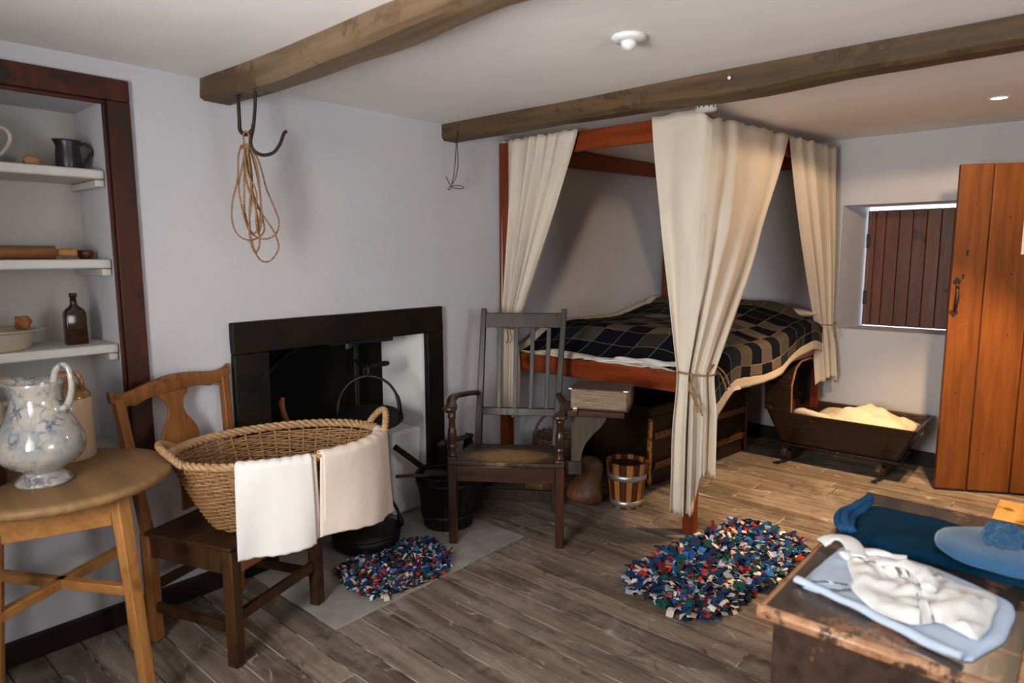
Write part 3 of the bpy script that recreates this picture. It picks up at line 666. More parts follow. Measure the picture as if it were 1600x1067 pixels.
hd.bar(DP(.030, 1.24, -.004), DP(.028, 1.225, -.04), .008, .006)
obj('handle', hd, 'rust_iron', door, bev=.001, label='black iron thumb latch handle with leaf shaped ends')
for (s, z, hh) in ((.072, 1.425, .034), (.060, 1.285, .022)):
    k = MB().lathe([(0, 0), (.0065, 0), (.0065, .003), (0, .003)], (0, 0, 0), 14)
    bmesh.ops.transform(k.bm, matrix=Matrix.Translation(DP(s, z+.008, -.0025)) @ Matrix((dv, Vector((0, 0, 1)), dn)).transposed().to_4x4(), verts=k.bm.verts)
    k.prism([(s-.004, z+.006), (s+.004, z+.006), (s+.0055, z-hh*.5), (s-.0055, z-hh*.5)], .0005, .0025, pl)
    obj('keyhole', k, 'gap', door)
for (s, z) in ((.065, .26), (.07, .60), (.10, 1.70), (.24, .24), (.30, 1.30), (.27, 1.62), (.31, .95)):
    k = MB().lathe([(0, 0), (.0045, 0), (.0045, .002), (0, .002)], (0, 0, 0), 8)
    bmesh.ops.transform(k.bm, matrix=Matrix.Translation(DP(s, z, -.0015)) @ Matrix((dv, Vector((0, 0, 1)), dn)).transposed().to_4x4(), verts=k.bm.verts)
    obj('nail_hole', k, 'gap', door)
tag(obj('door_notice', MB().prism([(.338, 1.412), (.55, 1.412), (.55, 1.60), (.338, 1.60)], .001, .0035, pl), 'paper'), 'white paper notice on the pine door at the right picture edge', 'notice')
tag(obj('floor_plank_patch', MB().bb((-.325, 3.90, .001), (.15, 4.62, .012)), 'matwood', bev=.003), 'pale yellow board lying on the floor in front of the door', 'board')
# ================================================================== bed
PX, PY, LX = -1.475, 3.05, -2.715
bed = thing('four_poster_bed', 'red stained wooden four-poster bed built into the corner with cream curtains', 'bed', (-2.1, 4.05, 0))
def topz(y): return 2.075 + .05*smoothstep((y-3.0)/2.0)
for (x, y, w) in ((PX, PY, .058), (LX, PY-.02, .062), (LX+.005, 5.03, .058), (PX, 4.99, .058)):
    obj('post', MB().bb((x-w/2, y-w/2, .002), (x+w/2, y+w/2, topz(y)-.0)), 'mahog_z', bed, True, bev=.004)
obj('foot_rail', MB().bb((LX+.032, PY-.016, .722), (PX-.030, PY+.016, .828)), 'mahog', bed, True, bev=.004)
obj('side_rail', MB().bar((PX, PY+.03, .775), (PX, 4.96, .765), .032, .10, side=(1, 0, 0)), 'mahog_y', bed, True, bev=.004)
obj('side_rail', MB().bar((LX, PY+.03, .775), (LX, 5.0, .765), .032, .10, side=(1, 0, 0)), 'mahog_y', bed, True, bev=.004)
obj('canopy_rail', MB().bb((LX+.032, PY-.014, 1.980), (PX-.030, PY+.014, 2.085)), 'mahog', bed, True, bev=.004)
obj('canopy_rail', MB().bar((PX, PY+.03, 2.025), (PX, 4.96, 2.075), .03, .10, side=(1, 0, 0)), 'mahog_y', bed, True, bev=.004)
obj('canopy_rail', MB().bar((LX, PY+.03, 2.03), (LX, 5.0, 2.085), .028, .11, side=(1, 0, 0)), 'mahog_y', bed, True, bev=.004)
obj('canopy_rail', MB().bb((LX+.035, 5.0, 2.02), (PX-.030, 5.03, 2.12)), 'mahog', bed, True, bev=.004)
obj('bed_base', MB().bb((LX+.02, PY+.017, .735), (PX-.018, 4.96, .775)), 'trunk', bed, True)
obj('wedge_peg', MB().bar((PX-.075, PY-.022, .777), (PX-.032, PY-.018, .770), .010, .012), 'sheet', bed, True, label='pale worn nick at the end of the foot rail')

# surface of the bedding
def bed_h(x, y):
    fy = (y-3.06)/(4.95-3.06); fx = (x-LX)/(PX-LX)
    h = .845 + .135*smoothstep((y-3.04)/.42)
    h += .065*smoothstep((y-4.15)/.45)*(1-.5*smoothstep((fx-.55)/.45))
    h -= .075*smoothstep((fx-.72)/.30)*(1-.35*smoothstep((y-4.1)/.6)) + .02*smoothstep(1-fx*3)
    h -= .03*smoothstep((y-4.72)/.2)
    h += .016*mnoise.noise(Vector((x*3.2, y*3.2, 2.0))) + .007*mnoise.noise(Vector((x*9, y*9, 5)))
    return h
mat_ = thing('mattress', 'cream and blue ticking mattress under the patchwork quilt', 'mattress', (-2.1, 4.0, .776))
def mt(u, v):
    return Vector((lerp(LX+.045, PX-.02, u), lerp(3.075, 4.93, v), 0))
m_ = MB()
rings = []
for k, (ins, zf) in enumerate(((.02, 0), (0, .25), (0, .6), (.03, .93))):
    ring = []
    for i in range(96):
        t = i/96*4; s = int(t); f = t-s
        u, v = ((f, 0), (1, f), (1-f, 1), (0, 1-f))[s]
        p = mt(lerp(ins, 1-ins, u), lerp(ins*.6, 1-ins*.6, v))
        p.z = lerp(.777, bed_h(p.x, p.y)-.012, zf) + .002*math.sin(i*1.7)
        ring.append(p)
    rings.append(ring)
m_.loft(rings)
obj('tick_cover', m_, 'tick', mat_, True, smooth=True)
# folded cream sheet layers at the foot
sh = obj('bed_sheet', MB().grid(70, 8, lambda u, v: Vector((lerp(LX+.05, PX-.035, u),
        3.045 + (.22*v) - .012*math.sin(v*3), (bed_h(lerp(LX, PX, u), 3.07+.2*v)-.014 if v > .3 else lerp(.832+.006*math.sin(u*17), bed_h(lerp(LX, PX, u), 3.13)-.014, v/.3)) + .005*math.sin(u*31+v*3) + .006*mnoise.noise(Vector((u*9, v*2, 1)))))), 'sheet', smooth=True, solid=.006)
tag(sh, 'cream sheet edge showing below the quilt at the foot of the bed', 'sheet')
sh2 = obj('folded_blanket', MB().grid(50, 5, lambda u, v: Vector((lerp(-2.15, PX-.03, u), 3.046 + .03*v, .832 + .020*v*(1-.5*(u < .3)) + .018*smoothstep(u*1.6) + .004*math.sin(u*23+v*6)))), 'towel_w', smooth=True, solid=.005)
tag(sh2, 'pale folded blanket edge lying on the foot rail by the post', 'blanket')
# pillow
pw = MB().sphere((-2.0, 4.86, 1.005), .5, (1.12, .24, .105), 32)
for v_ in pw.bm.verts: v_.co += mnoise.noise_vector(v_.co*6)*.008; v_.co.z = max(v_.co.z, bed_h(v_.co.x, v_.co.y)-.015)
for v_ in pw.bm.verts: v_.co.y = min(v_.co.y, 4.985)
tag(obj('pillow', pw, 'sheet', smooth=True), 'cream pillow under the top edge of the quilt by the back wall', 'pillow')

def quilt_mat():
    m, nd, lk, bs = M_new('dark patchwork')
    uv = N(nd, 'ShaderNodeTexCoord').outputs['UV']
    ns = N(nd, 'ShaderNodeTexNoise'); ns.inputs['Scale'].default_value = 4.0; lk.new(uv, ns.inputs['Vector'])
    wob = N(nd, 'ShaderNodeMix', data_type='VECTOR'); wob.inputs[0].default_value = .02; lk.new(uv, wob.inputs[4]); lk.new(ns.outputs['Color'], wob.inputs[5])
    dv_ = N(nd, 'ShaderNodeVectorMath', operation='DIVIDE'); dv_.inputs[1].default_value = (.142, .142, 1); lk.new(wob.outputs[1], dv_.inputs[0])
    fl = N(nd, 'ShaderNodeVectorMath', operation='FLOOR'); lk.new(dv_.outputs[0], fl.inputs[0])
    wn_ = N(nd, 'ShaderNodeTexWhiteNoise', noise_dimensions='3D'); lk.new(fl.outputs[0], wn_.inputs['Vector'])
    dark = ramp(nd, lk, wn_.outputs['Value'], [(0, (.006, .006, .009)), (.3, (.006, .008, .014)), (.5, (.010, .009, .010)), (.62, (.016, .024, .030)), (.74, (.034, .031, .027)), (.84, (.008, .008, .010)), (.93, (.030, .016, .012))], 'CONSTANT')
    tan = ramp(nd, lk, wn_.outputs['Value'], [(0, (.125, .100, .074)), (.5, (.165, .134, .100)), (.62, (.10, .084, .064)), (.8, (.065, .058, .048))], 'CONSTANT')
    ck = N(nd, 'ShaderNodeTexChecker'); ck.inputs['Scale'].default_value = 1.0; ck.inputs['Color1'].default_value = (1, 1, 1, 1); ck.inputs['Color2'].default_value = (0, 0, 0, 1)
    sep0 = N(nd, 'ShaderNodeSeparateXYZ'); lk.new(fl.outputs[0], sep0.inputs[0])
    sm_ = N(nd, 'ShaderNodeMath', operation='ADD'); lk.new(sep0.outputs[0], sm_.inputs[0]); lk.new(sep0.outputs[1], sm_.inputs[1])
    md = N(nd, 'ShaderNodeMath', operation='PINGPONG'); md.inputs[1].default_value = 1.0; lk.new(sm_.outputs[0], md.inputs[0])
    # tan squares only alternate in the middle of the quilt
    sp = N(nd, 'ShaderNodeSeparateXYZ'); lk.new(uv, sp.inputs[0])
    def band(o, a, b):
        g = N(nd, 'ShaderNodeMath', operation='GREATER_THAN'); g.inputs[1].default_value = a; lk.new(o, g.inputs[0])
        l = N(nd, 'ShaderNodeMath', operation='LESS_THAN'); l.inputs[1].default_value = b; lk.new(o, l.inputs[0])
        x = N(nd, 'ShaderNodeMath', operation='MULTIPLY'); lk.new(g.outputs[0], x.inputs[0]); lk.new(l.outputs[0], x.inputs[1]); return x.outputs[0]
    bx, by = band(sep0.outputs[0], 1.5, 10.5), band(sep0.outputs[1], 1.5, 8.5)
    mm = N(nd, 'ShaderNodeMath', operation='MULTIPLY'); lk.new(bx, mm.inputs[0]); lk.new(by, mm.inputs[1])
    m2 = N(nd, 'ShaderNodeMath', operation='MULTIPLY'); lk.new(mm.outputs[0], m2.inputs[0]); lk.new(md.outputs[0], m2.inputs[1])
    gt = N(nd, 'ShaderNodeMath', operation='GREATER_THAN'); gt.inputs[1].default_value = .5; lk.new(m2.outputs[0], gt.inputs[0])
    # some outer squares tan too
    g3 = N(nd, 'ShaderNodeMath', operation='GREATER_THAN'); g3.inputs[1].default_value = .84; lk.new(wn_.outputs['Value'], g3.inputs[0])
    mxx = N(nd, 'ShaderNodeMath', operation='MAXIMUM'); lk.new(gt.outputs[0], mxx.inputs[0]); lk.new(g3.outputs[0], mxx.inputs[1])
    cl = mixc(nd, lk, mxx.outputs[0], dark, tan)
    # zigzag stitches
    fr = N(nd, 'ShaderNodeVectorMath', operation='FRACTION'); lk.new(dv_.outputs[0], fr.inputs[0])
    sf = N(nd, 'ShaderNodeSeparateXYZ'); lk.new(fr.outputs[0], sf.inputs[0])
    def stitch(a, b):
        w_ = N(nd, 'ShaderNodeMath', operation='PINGPONG'); w_.inputs[1].default_value = .035; lk.new(b, w_.inputs[0])
        s_ = N(nd, 'ShaderNodeMath', operation='SUBTRACT'); lk.new(a, s_.inputs[0]); lk.new(w_.outputs[0], s_.inputs[1])
        ab = N(nd, 'ShaderNodeMath', operation='ABSOLUTE'); lk.new(s_.outputs[0], ab.inputs[0])
        l = N(nd, 'ShaderNodeMath', operation='LESS_THAN'); l.inputs[1].default_value = .0085; lk.new(ab.outputs[0], l.inputs[0]); return l.outputs[0]
    so = N(nd, 'ShaderNodeMath', operation='MAXIMUM'); lk.new(stitch(sf.outputs[0], sf.outputs[1]), so.inputs[0]); lk.new(stitch(sf.outputs[1], sf.outputs[0]), so.inputs[1])
    cl = mixc(nd, lk, so.outputs[0], cl, (.36, .30, .22))
    nf = noise(nd, lk, uv, 160, 3, .6)
    cl = mixc(nd, lk, 1.0, cl, ramp(nd, lk, nf, [(.3, (.75, .75, .75)), (.7, (1.2, 1.2, 1.2))]), 'MULTIPLY')
    lk.new(cl, bs.inputs['Base Color']); bs.inputs['Roughness'].default_value = .95; bs.inputs['Specular IOR Level'].default_value = .05
    bump(nd, lk, nf, .3, .002, bs); return m
MT['quilt'] = quilt_mat()
QX0, QX1, QY0, QY1 = LX+.02, PX+.045, 3.06, 4.965
DROP = .20; TW = (QX1-QX0)+DROP; TL = QY1-QY0
def quilt_pt(s, t, off=.004):
    """s: metres across from the wall edge, t: metres from the foot edge"""
    y = QY0 + t; fl = QX1-QX0
    # right hand edge hangs down; the drape leans out a little
    r = .05
    if s < fl-r: x = QX0+s; z = bed_h(x, y)
    else:
        e = s-(fl-r); x0 = QX1-r; z0 = bed_h(x0, y)
        if e < r*PI/2: a = e/r; x = x0+r*math.sin(a); z = z0-r*(1-math.cos(a))
        else:
            d = e-r*PI/2; x = x0+r+.04*d+.010*math.sin(y*8+1)*d/.12; z = z0-r-d
            z += .012*math.sin(y*4.3+.6) + .02*smoothstep((y-4.2)/.6)
    y2 = y
    if s < .03: z += .03*(1-s/.03)*.5
    # foot edge eases down towards the rail
    if t < .02: z -= (0.02-t)*.6
    # head end rises over the pillow
    yy = smoothstep((y-4.62)/.22)*(1-smoothstep((y-4.90)/.09)) * (1-smoothstep((x+1.62)/.12)) 
    z += .055*yy
    return Vector((x, y2, z+off))
NS, NT = 150, 170
BR = .052
q = thing('patchwork_quilt', 'dark patchwork quilt with cream border spread over the bed', 'quilt', (-2.1, 4.0, .85))
qm = MB().grid(NS, NT, lambda u, v: quilt_pt(BR+u*(TW-2*BR), BR*.5+v*(TL-BR*1.5), .008), uvf=lambda a, b: (a*(TW-2*BR), b*(TL-BR*1.5)))
obj('patchwork', qm, 'quilt', q, True, smooth=True, solid=.006)
def wav(s, t, off):
    p = quilt_pt(s, t, off)
    return p
bd = MB()
bd.grid(4, NT, lambda u, v: wav(u*BR, v*TL, .006)); 
bd.grid(4, NT, lambda u, v: quilt_pt(TW-BR*1.15+u*BR*(1.15+.15*math.sin(v*9)+.05*math.sin(v*27)), v*TL, .006))
bd.grid(NS, 3, lambda u, v: wav(u*TW, v*BR*.55, .006))
bd.grid(NS, 4, lambda u, v: wav(u*TW, TL-BR*1.05+v*BR*1.05, .006))
obj('border', bd, 'sheet', q, True, smooth=True, solid=.005, label='cream cloth border of the quilt')
# sheet corner drooping below the quilt behind the post
obj('sheet_corner', MB().grid(24, 10, lambda u, v: Vector((QX1-.012+.02*v+.010*math.sin(u*9)*v, 3.075+u*.42, lerp(quilt_pt(TW, .04+u*.42).z+.03, quilt_pt(TW, .04+u*.42).z+.0-.055*math.sin(PI*min(1, (u+.25)))*(1-u)**.4*1.0, v)))), 'sheet', q, True, smooth=True, solid=.005)

# ------------------------------------------------------------------ curtains
def curtain(name, label, top, tie, tw, bot, bw, ztie, zbot, nf, amp_t, amp_k, seed=0, nv=60, nu=220, top_sag=0.0, hem=None, bulge=0.0):
    """top: list of points along the rail; tie / bot: centre (x,y) of the gather and of the lower edge; tw / bw: horizontal half-width vectors"""
    T = [Vector(p) for p in top]
    ls = [0]
    for a, b in zip(T, T[1:]): ls.append(ls[-1]+(b-a).length)
    def P(u):
        d = u*ls[-1]
        for i in range(len(T)-1):
            if d <= ls[i+1] or i == len(T)-2:
                f = (d-ls[i])/max(1e-6, ls[i+1]-ls[i]); tn = (T[i+1]-T[i]).normalized()
                return T[i].lerp(T[i+1], min(1, f)), Vector((tn.y, -tn.x, 0)).normalized()
    tie = Vector((tie[0], tie[1], ztie)); tw = Vector((tw[0], tw[1], 0)); bw = Vector((bw[0], bw[1], 0))
    tn = Vector((tw.y, -tw.x, 0)).normalized(); bn = Vector((bw.y, -bw.x, 0)).normalized()
    if top_sag < 0: tn = -tn; bn = -bn
    def fold(u, ph):
        w = u + .035*math.sin(u*9+seed) + .02*math.sin(u*23+seed*2)
        return math.sin(2*PI*nf*w+seed) * (.75+.35*math.sin(u*13+seed)) + .22*math.sin(2*PI*nf*1.6*w+ph+seed)
    ztop_ = sum(p.z for p in T)/len(T)
    def fn(u, v):
        pt, nrm = P(u)
        zb = zbot(u) if callable(zbot) else zbot
        if v < .62:
            s = v/.62; z = lerp(pt.z, ztie, s)
            e = s**1.12
            base = pt.lerp(tie + tw*(2*u-1), e)
            n = nrm.lerp(tn, s); n.normalize()
            a = lerp(amp_t, amp_k, s**.8)*(1 + .4*math.sin(PI*s))
            f = fold(u, s*1.2)
            d = n*(f*a*(1-.45*bulge/.04*math.sin(PI*s)*math.exp(-((u-.33)/.22)**2)) + bulge*math.sin(PI*s)*math.sin(PI*u) + bulge*.55*math.sin(PI*s)*mnoise.noise(Vector((u*7-s*2.2, s*2.6+u*2, seed))))
            base.z = z
            pos = base + d
            if s < .04: pos.z += .004*math.sin(u*60+seed)
            return pos
        s = (v-.62)/.38; zz = lerp(ztie, zb, s)
        k = smoothstep(min(1, s*2.2))
        c = tie.lerp(Vector((bot[0], bot[1], ztie)), s)
        wv = tw.lerp(bw, k)
        n = tn.lerp(bn, k).normalized()
        a = lerp(amp_k, amp_k*1.35, k)
        pos = c + wv*(2*u-1) + n*fold(u, 1.2+s)*a
        pos.z = zz
        return pos
    o = obj('panel', MB().grid(nu, nv, fn), 'curtain', None, smooth=True, solid=.0025)
    return o
def rope_tie(c, rx_, ry_, z, rz, parent, tails):
    mb = MB()
    pts = [Vector((c[0]+math.cos(rz)*rx_*math.cos(t)-math.sin(rz)*ry_*math.sin(t), c[1]+math.sin(rz)*rx_*math.cos(t)+math.cos(rz)*ry_*math.sin(t), z+.004*math.sin(t*2))) for t in [2*PI*i/60 for i in range(61)]]
    twist_rope(mb, resample(pts, .006), .0052)
    for tl in tails: twist_rope(mb, resample(spline(tl, 6), .006), .0055)
    return obj('rope_tie', mb, 'rope', parent, True, smooth=True)
def add_curtain(label, tie_args, **k):
    zt = k['ztie']
    t = thing('bed_curtain', label, 'curtain', (k['tie'][0], k['tie'][1], 0))
    k.pop('name', None)
    o = curtain('panel', label, **k)
    o.parent = t; o.matrix_parent_inverse = Matrix.Identity(4)
    o.data.transform(Matrix.Translation((-k['tie'][0], -k['tie'][1], 0)))
    rope_tie(*tie_args[:5], t, tie_args[5])
    return t
# left curtain at the wall post
ty = PY-.062
add_curtain('cream bed curtain tied to the left post against the fireplace wall', ((-2.660, ty+.012), .075, .062, .985, 0, [[(-2.70, ty-.055, .985), (-2.715, ty-.075, 1.02), (-2.712, ty-.07, 1.045)], [(-2.63, ty-.055, .985), (-2.60, ty-.075, .93), (-2.62, ty-.07, .90)]]),
  top=[(-2.725, PY-.045, 2.085), (-2.17, PY-.045, 2.092)], tie=(-2.665, ty), tw=(.058, .0), bot=(-2.66, ty-.01), bw=(.075, 0), ztie=.985,
  zbot=lambda u: .445+.01*math.sin(u*30), nf=6, amp_t=.010, amp_k=.024, seed=1.3)
# corner curtain round the near right post
tc = (PX+.036, PY-.070)
add_curtain('large cream bed curtain gathered with rope round the near corner post', ((PX+.024, PY-.042), .098, .088, .845, .3, [
     [(PX+.045, PY-.105, .845), (PX+.05, PY-.125, .80), (PX+.075, PY-.125, .72), (PX+.11, PY-.13, .655)],
     [(PX+.045, PY-.105, .845), (PX+.035, PY-.13, .78), (PX+.060, PY-.125, .73), (PX+.085, PY-.125, .665)],
     [(PX+.085, PY-.04, .85), (PX+.10, PY-.02, .885), (PX+.125, PY+.06, .84), (PX+.135, PY+.12, .76)],
     [(PX+.085, PY-.04, .85), (PX+.10, PY-.02, .875), (PX+.118, PY+.05, .82), (PX+.130, PY+.09, .745)]]),
  top=[(-1.72, PY-.045, 2.090), (-1.60, PY-.047, 2.096), (-1.51, PY-.050, 2.100), (PX+.004, PY-.050, 2.092), (PX+.032, PY-.040, 2.066), (PX+.047, PY-.012, 2.052), (PX+.050, PY+.05, 2.060), (PX+.048, 3.40, 2.078), (PX+.045, 4.05, 2.105)], tie=tc, tw=(.072, .050), bot=(PX+.040, PY-.072), bw=(.085, .062), ztie=.845,
  zbot=lambda u: (.130 if u < .55 else .130+.20*smoothstep((u-.55)/.12) - .0*u) + .006*math.sin(u*80), nf=4, amp_t=.012, amp_k=.026, seed=2.4, nu=260, bulge=.04)
# far curtain at the head post
add_curtain('cream bed curtain tied at the far post beside the shuttered window', ((PX+.030, 4.97), .085, .075, .930, 0, [[(PX+.11, 4.94, .93), (PX+.125, 4.93, .88), (PX+.13, 4.93, .84)]]),
  top=[(PX+.045, 4.10, 2.108), (PX+.048, 4.62, 2.125), (PX+.045, 5.02, 2.14)], tie=(PX+.045, 4.955), tw=(.030, .075), bot=(PX+.085, 4.955), bw=(.035, .098), ztie=.930,
  zbot=lambda u: .50+.06*math.sin(u*PI), nf=4, amp_t=.014, amp_k=.030, seed=4.1)

# ================================================================== under the bed
tr = thing('blanket_box', 'dark wooden blanket box with brass worn corner and two battens under the bed', 'box', (-1.967, 3.489, 0), math.atan2(1.164, .134)-PI/2)
obj('body', MB().bb((-.62, .0, .004), (0, 1.17, .44)), 'trunk', tr, bev=.006)
obj('lid', MB().bb((-.625, -.008, .442), (.006, 1.178, .505)), 'trunk', tr, bev=.010)
for z in (.105, .295):
    obj('batten', MB().bb((.0005, .045, z), (.014, 1.16, z+.045)), 'brass', tr, bev=.004, label='worn orange wooden batten')
obj('corner_strap', rough(MB().bb((-.012, -.006, .01), (.004, .022, .43)), 4, .002), 'brass_b', tr, label='brass corner strap')
obj('corner_strap', MB().bb((-.012, 1.15, .01), (.004, 1.176, .43)), 'brass', tr)
# striped bucket
def stave_bucket(t, c, r0, r1, h, n, mats, parent):
    for i in range(n):
        a0, a1 = 2*PI*i/n+.012, 2*PI*(i+1)/n-.012
        mb = MB()
        rings = []
        for (r, z) in ((r0, 0), (r1, h), (r1-.016, h), (r0-.016, .0)):
            rings.append([Vector((c[0]+r*math.cos(a), c[1]+r*math.sin(a), c[2]+z)) for a in [lerp(a0, a1, k/4) for k in range(5)]])
        vs = [[mb.bm.verts.new(p) for p in rr] for rr in rings]
        for j in range(4):
            a, b = vs[j], vs[(j+1) % 4]
            for k in range(4): mb.bm.faces.new((a[k], a[k+1], b[k+1], b[k]))
        mb.bm.faces.new([vs[j][0] for j in range(4)]); mb.bm.faces.new([vs[j][4] for j in range(4)][::-1])
        obj('stave', mb, mats[i % len(mats)], parent, True, bev=.0015, segs=1)
bc = (-1.925, 3.165, .002)
bk = thing('striped_bucket', 'small wooden bucket of light and dark staves with two zinc hoops under the bed edge', 'bucket', bc)
stave_bucket(bk, bc, .088, .120, .262, 18, ['stave_d', 'stave_l'], bk)
obj('bucket_base', MB().lathe([(0, .0), (.0715, .0), (.073, .014), (0, .014)], bc, 32), 'stave_d', bk, True)
obj('bucket_lid', MB().lathe([(0, .225), (.098, .225), (.099, .237), (0, .239)], bc, 32), 'bucket', bk, True)
for z0, z1 in ((.012, .046), (.165, .198)):
    ra, rb = .0885+.032*z0/.262, .0885+.032*z1/.262
    obj('hoop', MB().lathe([(ra+.0005, z0), (ra+.003, z0), (rb+.003, z1), (rb+.0005, z1)], bc, 40, cap=False), 'zinc', bk, True, smooth=True, ang=30)
# wicker basket, leather bag, pale bundle in the gloom
wb = thing('small_wicker_basket', 'small dark wicker basket with hoop handle under the bed behind the armchair', 'basket', (-2.50, 3.27, .002))
b_ = MB()
for k in range(17):
    z = .012+k*.0165; r = .11+.045*math.sin(min(1, z/.25)*PI*.55)
    b_.tube([(-2.50+(r+.004*math.sin(i*2.0+k*PI))*math.cos(2*PI*i/44), 3.27+(r+.004*math.sin(i*2.0+k*PI))*math.sin(2*PI*i/44), .002+z) for i in range(44)], .0065, 5, True)
obj('weave', b_, 'wicker_d', wb, True, smooth=True)
s_ = MB()
for i in range(22):
    a = 2*PI*i/22
    s_.tube([(-2.50+(.11+.045*math.sin(min(1, z/.25)*PI*.55))*math.cos(a), 3.27+(.11+.045*math.sin(min(1, z/.25)*PI*.55))*math.sin(a), .004+z) for z in (0, .06, .12, .18, .24, .29)], .005, 5)
obj('stakes', s_, 'wicker_d', wb, True, smooth=True)
twh = MB(); twist_rope(twh, [(-2.50+.15*math.cos(t)*.6, 3.27+.15*math.cos(t)*.8, .285+.15*math.sin(t)) for t in [PI*i/30 for i in range(31)]], .010, 6, 2, .05)
obj('basket_handle', twh, 'wicker_d', wb, True, smooth=True)
lb = MB().loft([[Vector((-2.13+r*sx*math.cos(a)+ox, 3.03+r*sy*math.sin(a)+oy, z)) for a in [2*PI*i/24 for i in range(24)]] for (z, r, sx, sy, ox, oy) in
   ((.004, .07, 1.1, .8, 0, 0), (.03, .115, 1.1, .8, 0, 0), (.07, .12, 1.05, .75, 0, 0), (.11, .10, .95, .7, .01, .0), (.15, .085, .9, .7, .03, .01), (.20, .085, .85, .7, .04, .02), (.25, .092, .8, .7, .035, .02), (.275, .075, .7, .5, .03, .02))])
lb.jitter(.014, 12)
tag(obj('leather_bag', lb, 'leather', smooth=True, sub=1), 'slumped brown leather bag on the floor between armchair and bucket', 'bag')
tag(obj('straw_block', MB().bb((-2.52, 2.96, .002), (-2.38, 3.06, .10)).jitter(.004, 9), 'wicker', bev=.012), 'straw coloured bundle on the floor behind the armchair legs', 'bundle')

# ================================================================== armchair
AC = (-2.083, 2.311); AR = math.atan2(.570, .822)
ac = thing('armchair', 'dark oak slat-back armchair with worn plank seat by the fireplace', 'chair', (AC[0], AC[1], 0), AR)
def seatz(y): return .425 - .045*y/.47
for s in (-1, 1):
    x = s*.262
    lg = MB().bar((x, 0, .002), (x, 0, .445), .040, .040, side=(1, 0, 0), w2=.046, d2=.044)
    obj('leg', lg, 'darkoak_red', ac, bev=.006)
    pr_ = [(.020, .440), (.023, .455), (.017, .463), (.020, .472), (.014, .480), (.022, .490), (.024, .500), (.016, .507), (.021, .515), (.023, .545), (.021, .575), (.017, .585), (.0165, .600), (.015, .630), (.020, .640), (.022, .648), (.016, .654), (.021, .664), (.014, .672), (.014, .684)]
    if s > 0: pr_ = [(r, .44+(z-.44)*.92) for r, z in pr_]
    obj('arm_post', MB().lathe(pr_, (x, 0, 0), 20), 'darkoak_red', ac, smooth=True, ang=40)
    bx, tx = s*.214, (-.198 if s < 0 else .256)
    obj('back_post', MB().bar((bx, .47, .002), (bx, .465, .36), .038, .040, side=(1, 0, 0)).bar((bx, .465, .355), (tx, .62, 1.118), .038, .040, side=(1, 0, 0), w2=.030, d2=.030), 'darkoak', ac, bev=.004)
# arms
def arm(path, ws, parent, th=.024):
    P = spline(path, 8); rings = []
    for i, p in enumerate(P):
        t = (P[min(i+1, len(P)-1)]-P[max(i-1, 0)]).normalized(); sd = t.cross(Vector((0, 0, 1))).normalized(); u_ = sd.cross(t)
        f = i/(len(P)-1)*(len(ws)-1); k = min(int(f), len(ws)-2); w_ = lerp(ws[k], ws[k+1], f-k)
        rings.append([p + sd*w_*math.cos(a) + u_*th*math.sin(a)*(.8 if math.sin(a) < 0 else 1) for a in [2*PI*j/14 for j in range(14)]])
    return obj('armrest', MB().loft(rings), 'darkoak_red', parent, smooth=True)
arm([(-.222, .50, .655), (-.235, .42, .672), (-.255, .30, .690), (-.285, .20, .700), (-.285, .10, .696), (-.268, .02, .692), (-.262, -.045, .690), (-.262, -.07, .688)], [.018, .018, .022, .028, .024, .030, .036, .020], ac, .016)
arm([(.232, .50, .652), (.245, .42, .655), (.262, .30, .66), (.285, .20, .664), (.285, .10, .662), (.268, .02, .660), (.262, -.045, .660), (.262, -.07, .660)], [.018, .018, .022, .028, .024, .030, .036, .020], ac, .016)
def lp_(s, z):   # back-post x/y at height z
    f = max(0, (z-.355)/(1.118-.355)); return Vector((lerp(s*.214, (-.198 if s < 0 else .256), f), lerp(.465, .62, f), z))
def rail(z0, z1, th, name, inset=.0):
    a0, a1, b0, b1 = lp_(-1, z0), lp_(-1, z1), lp_(1, z0), lp_(1, z1)
    mb = MB(); d = Vector((0, th/2, 0))
    vs = [mb.bm.verts.new(p) for p in (a0-d, b0-d, b1-d, a1-d, a0+d, b0+d, b1+d, a1+d)]
    for f in ((3, 2, 1, 0), (4, 5, 6, 7), (0, 1, 5, 4), (1, 2, 6, 5), (2, 3, 7, 6), (3, 0, 4, 7)): mb.bm.faces.new([vs[i] for i in f])
    return obj(name, mb, 'darkoak', ac, bev=.003)
rail(1.015, 1.095, .022, 'top_rail'); rail(.535, .575, .022, 'back_rail')
for f in (.235, .44, .645, .845):
    lo, hi = lp_(-1, .572).lerp(lp_(1, .572), f+.01), lp_(-1, 1.018).lerp(lp_(1, 1.018), f-.02)
    obj('slat', MB().bar(lo, hi, .021, .010, side=(1, 0, 0), w2=.025), 'darkoak', ac, bev=.002)
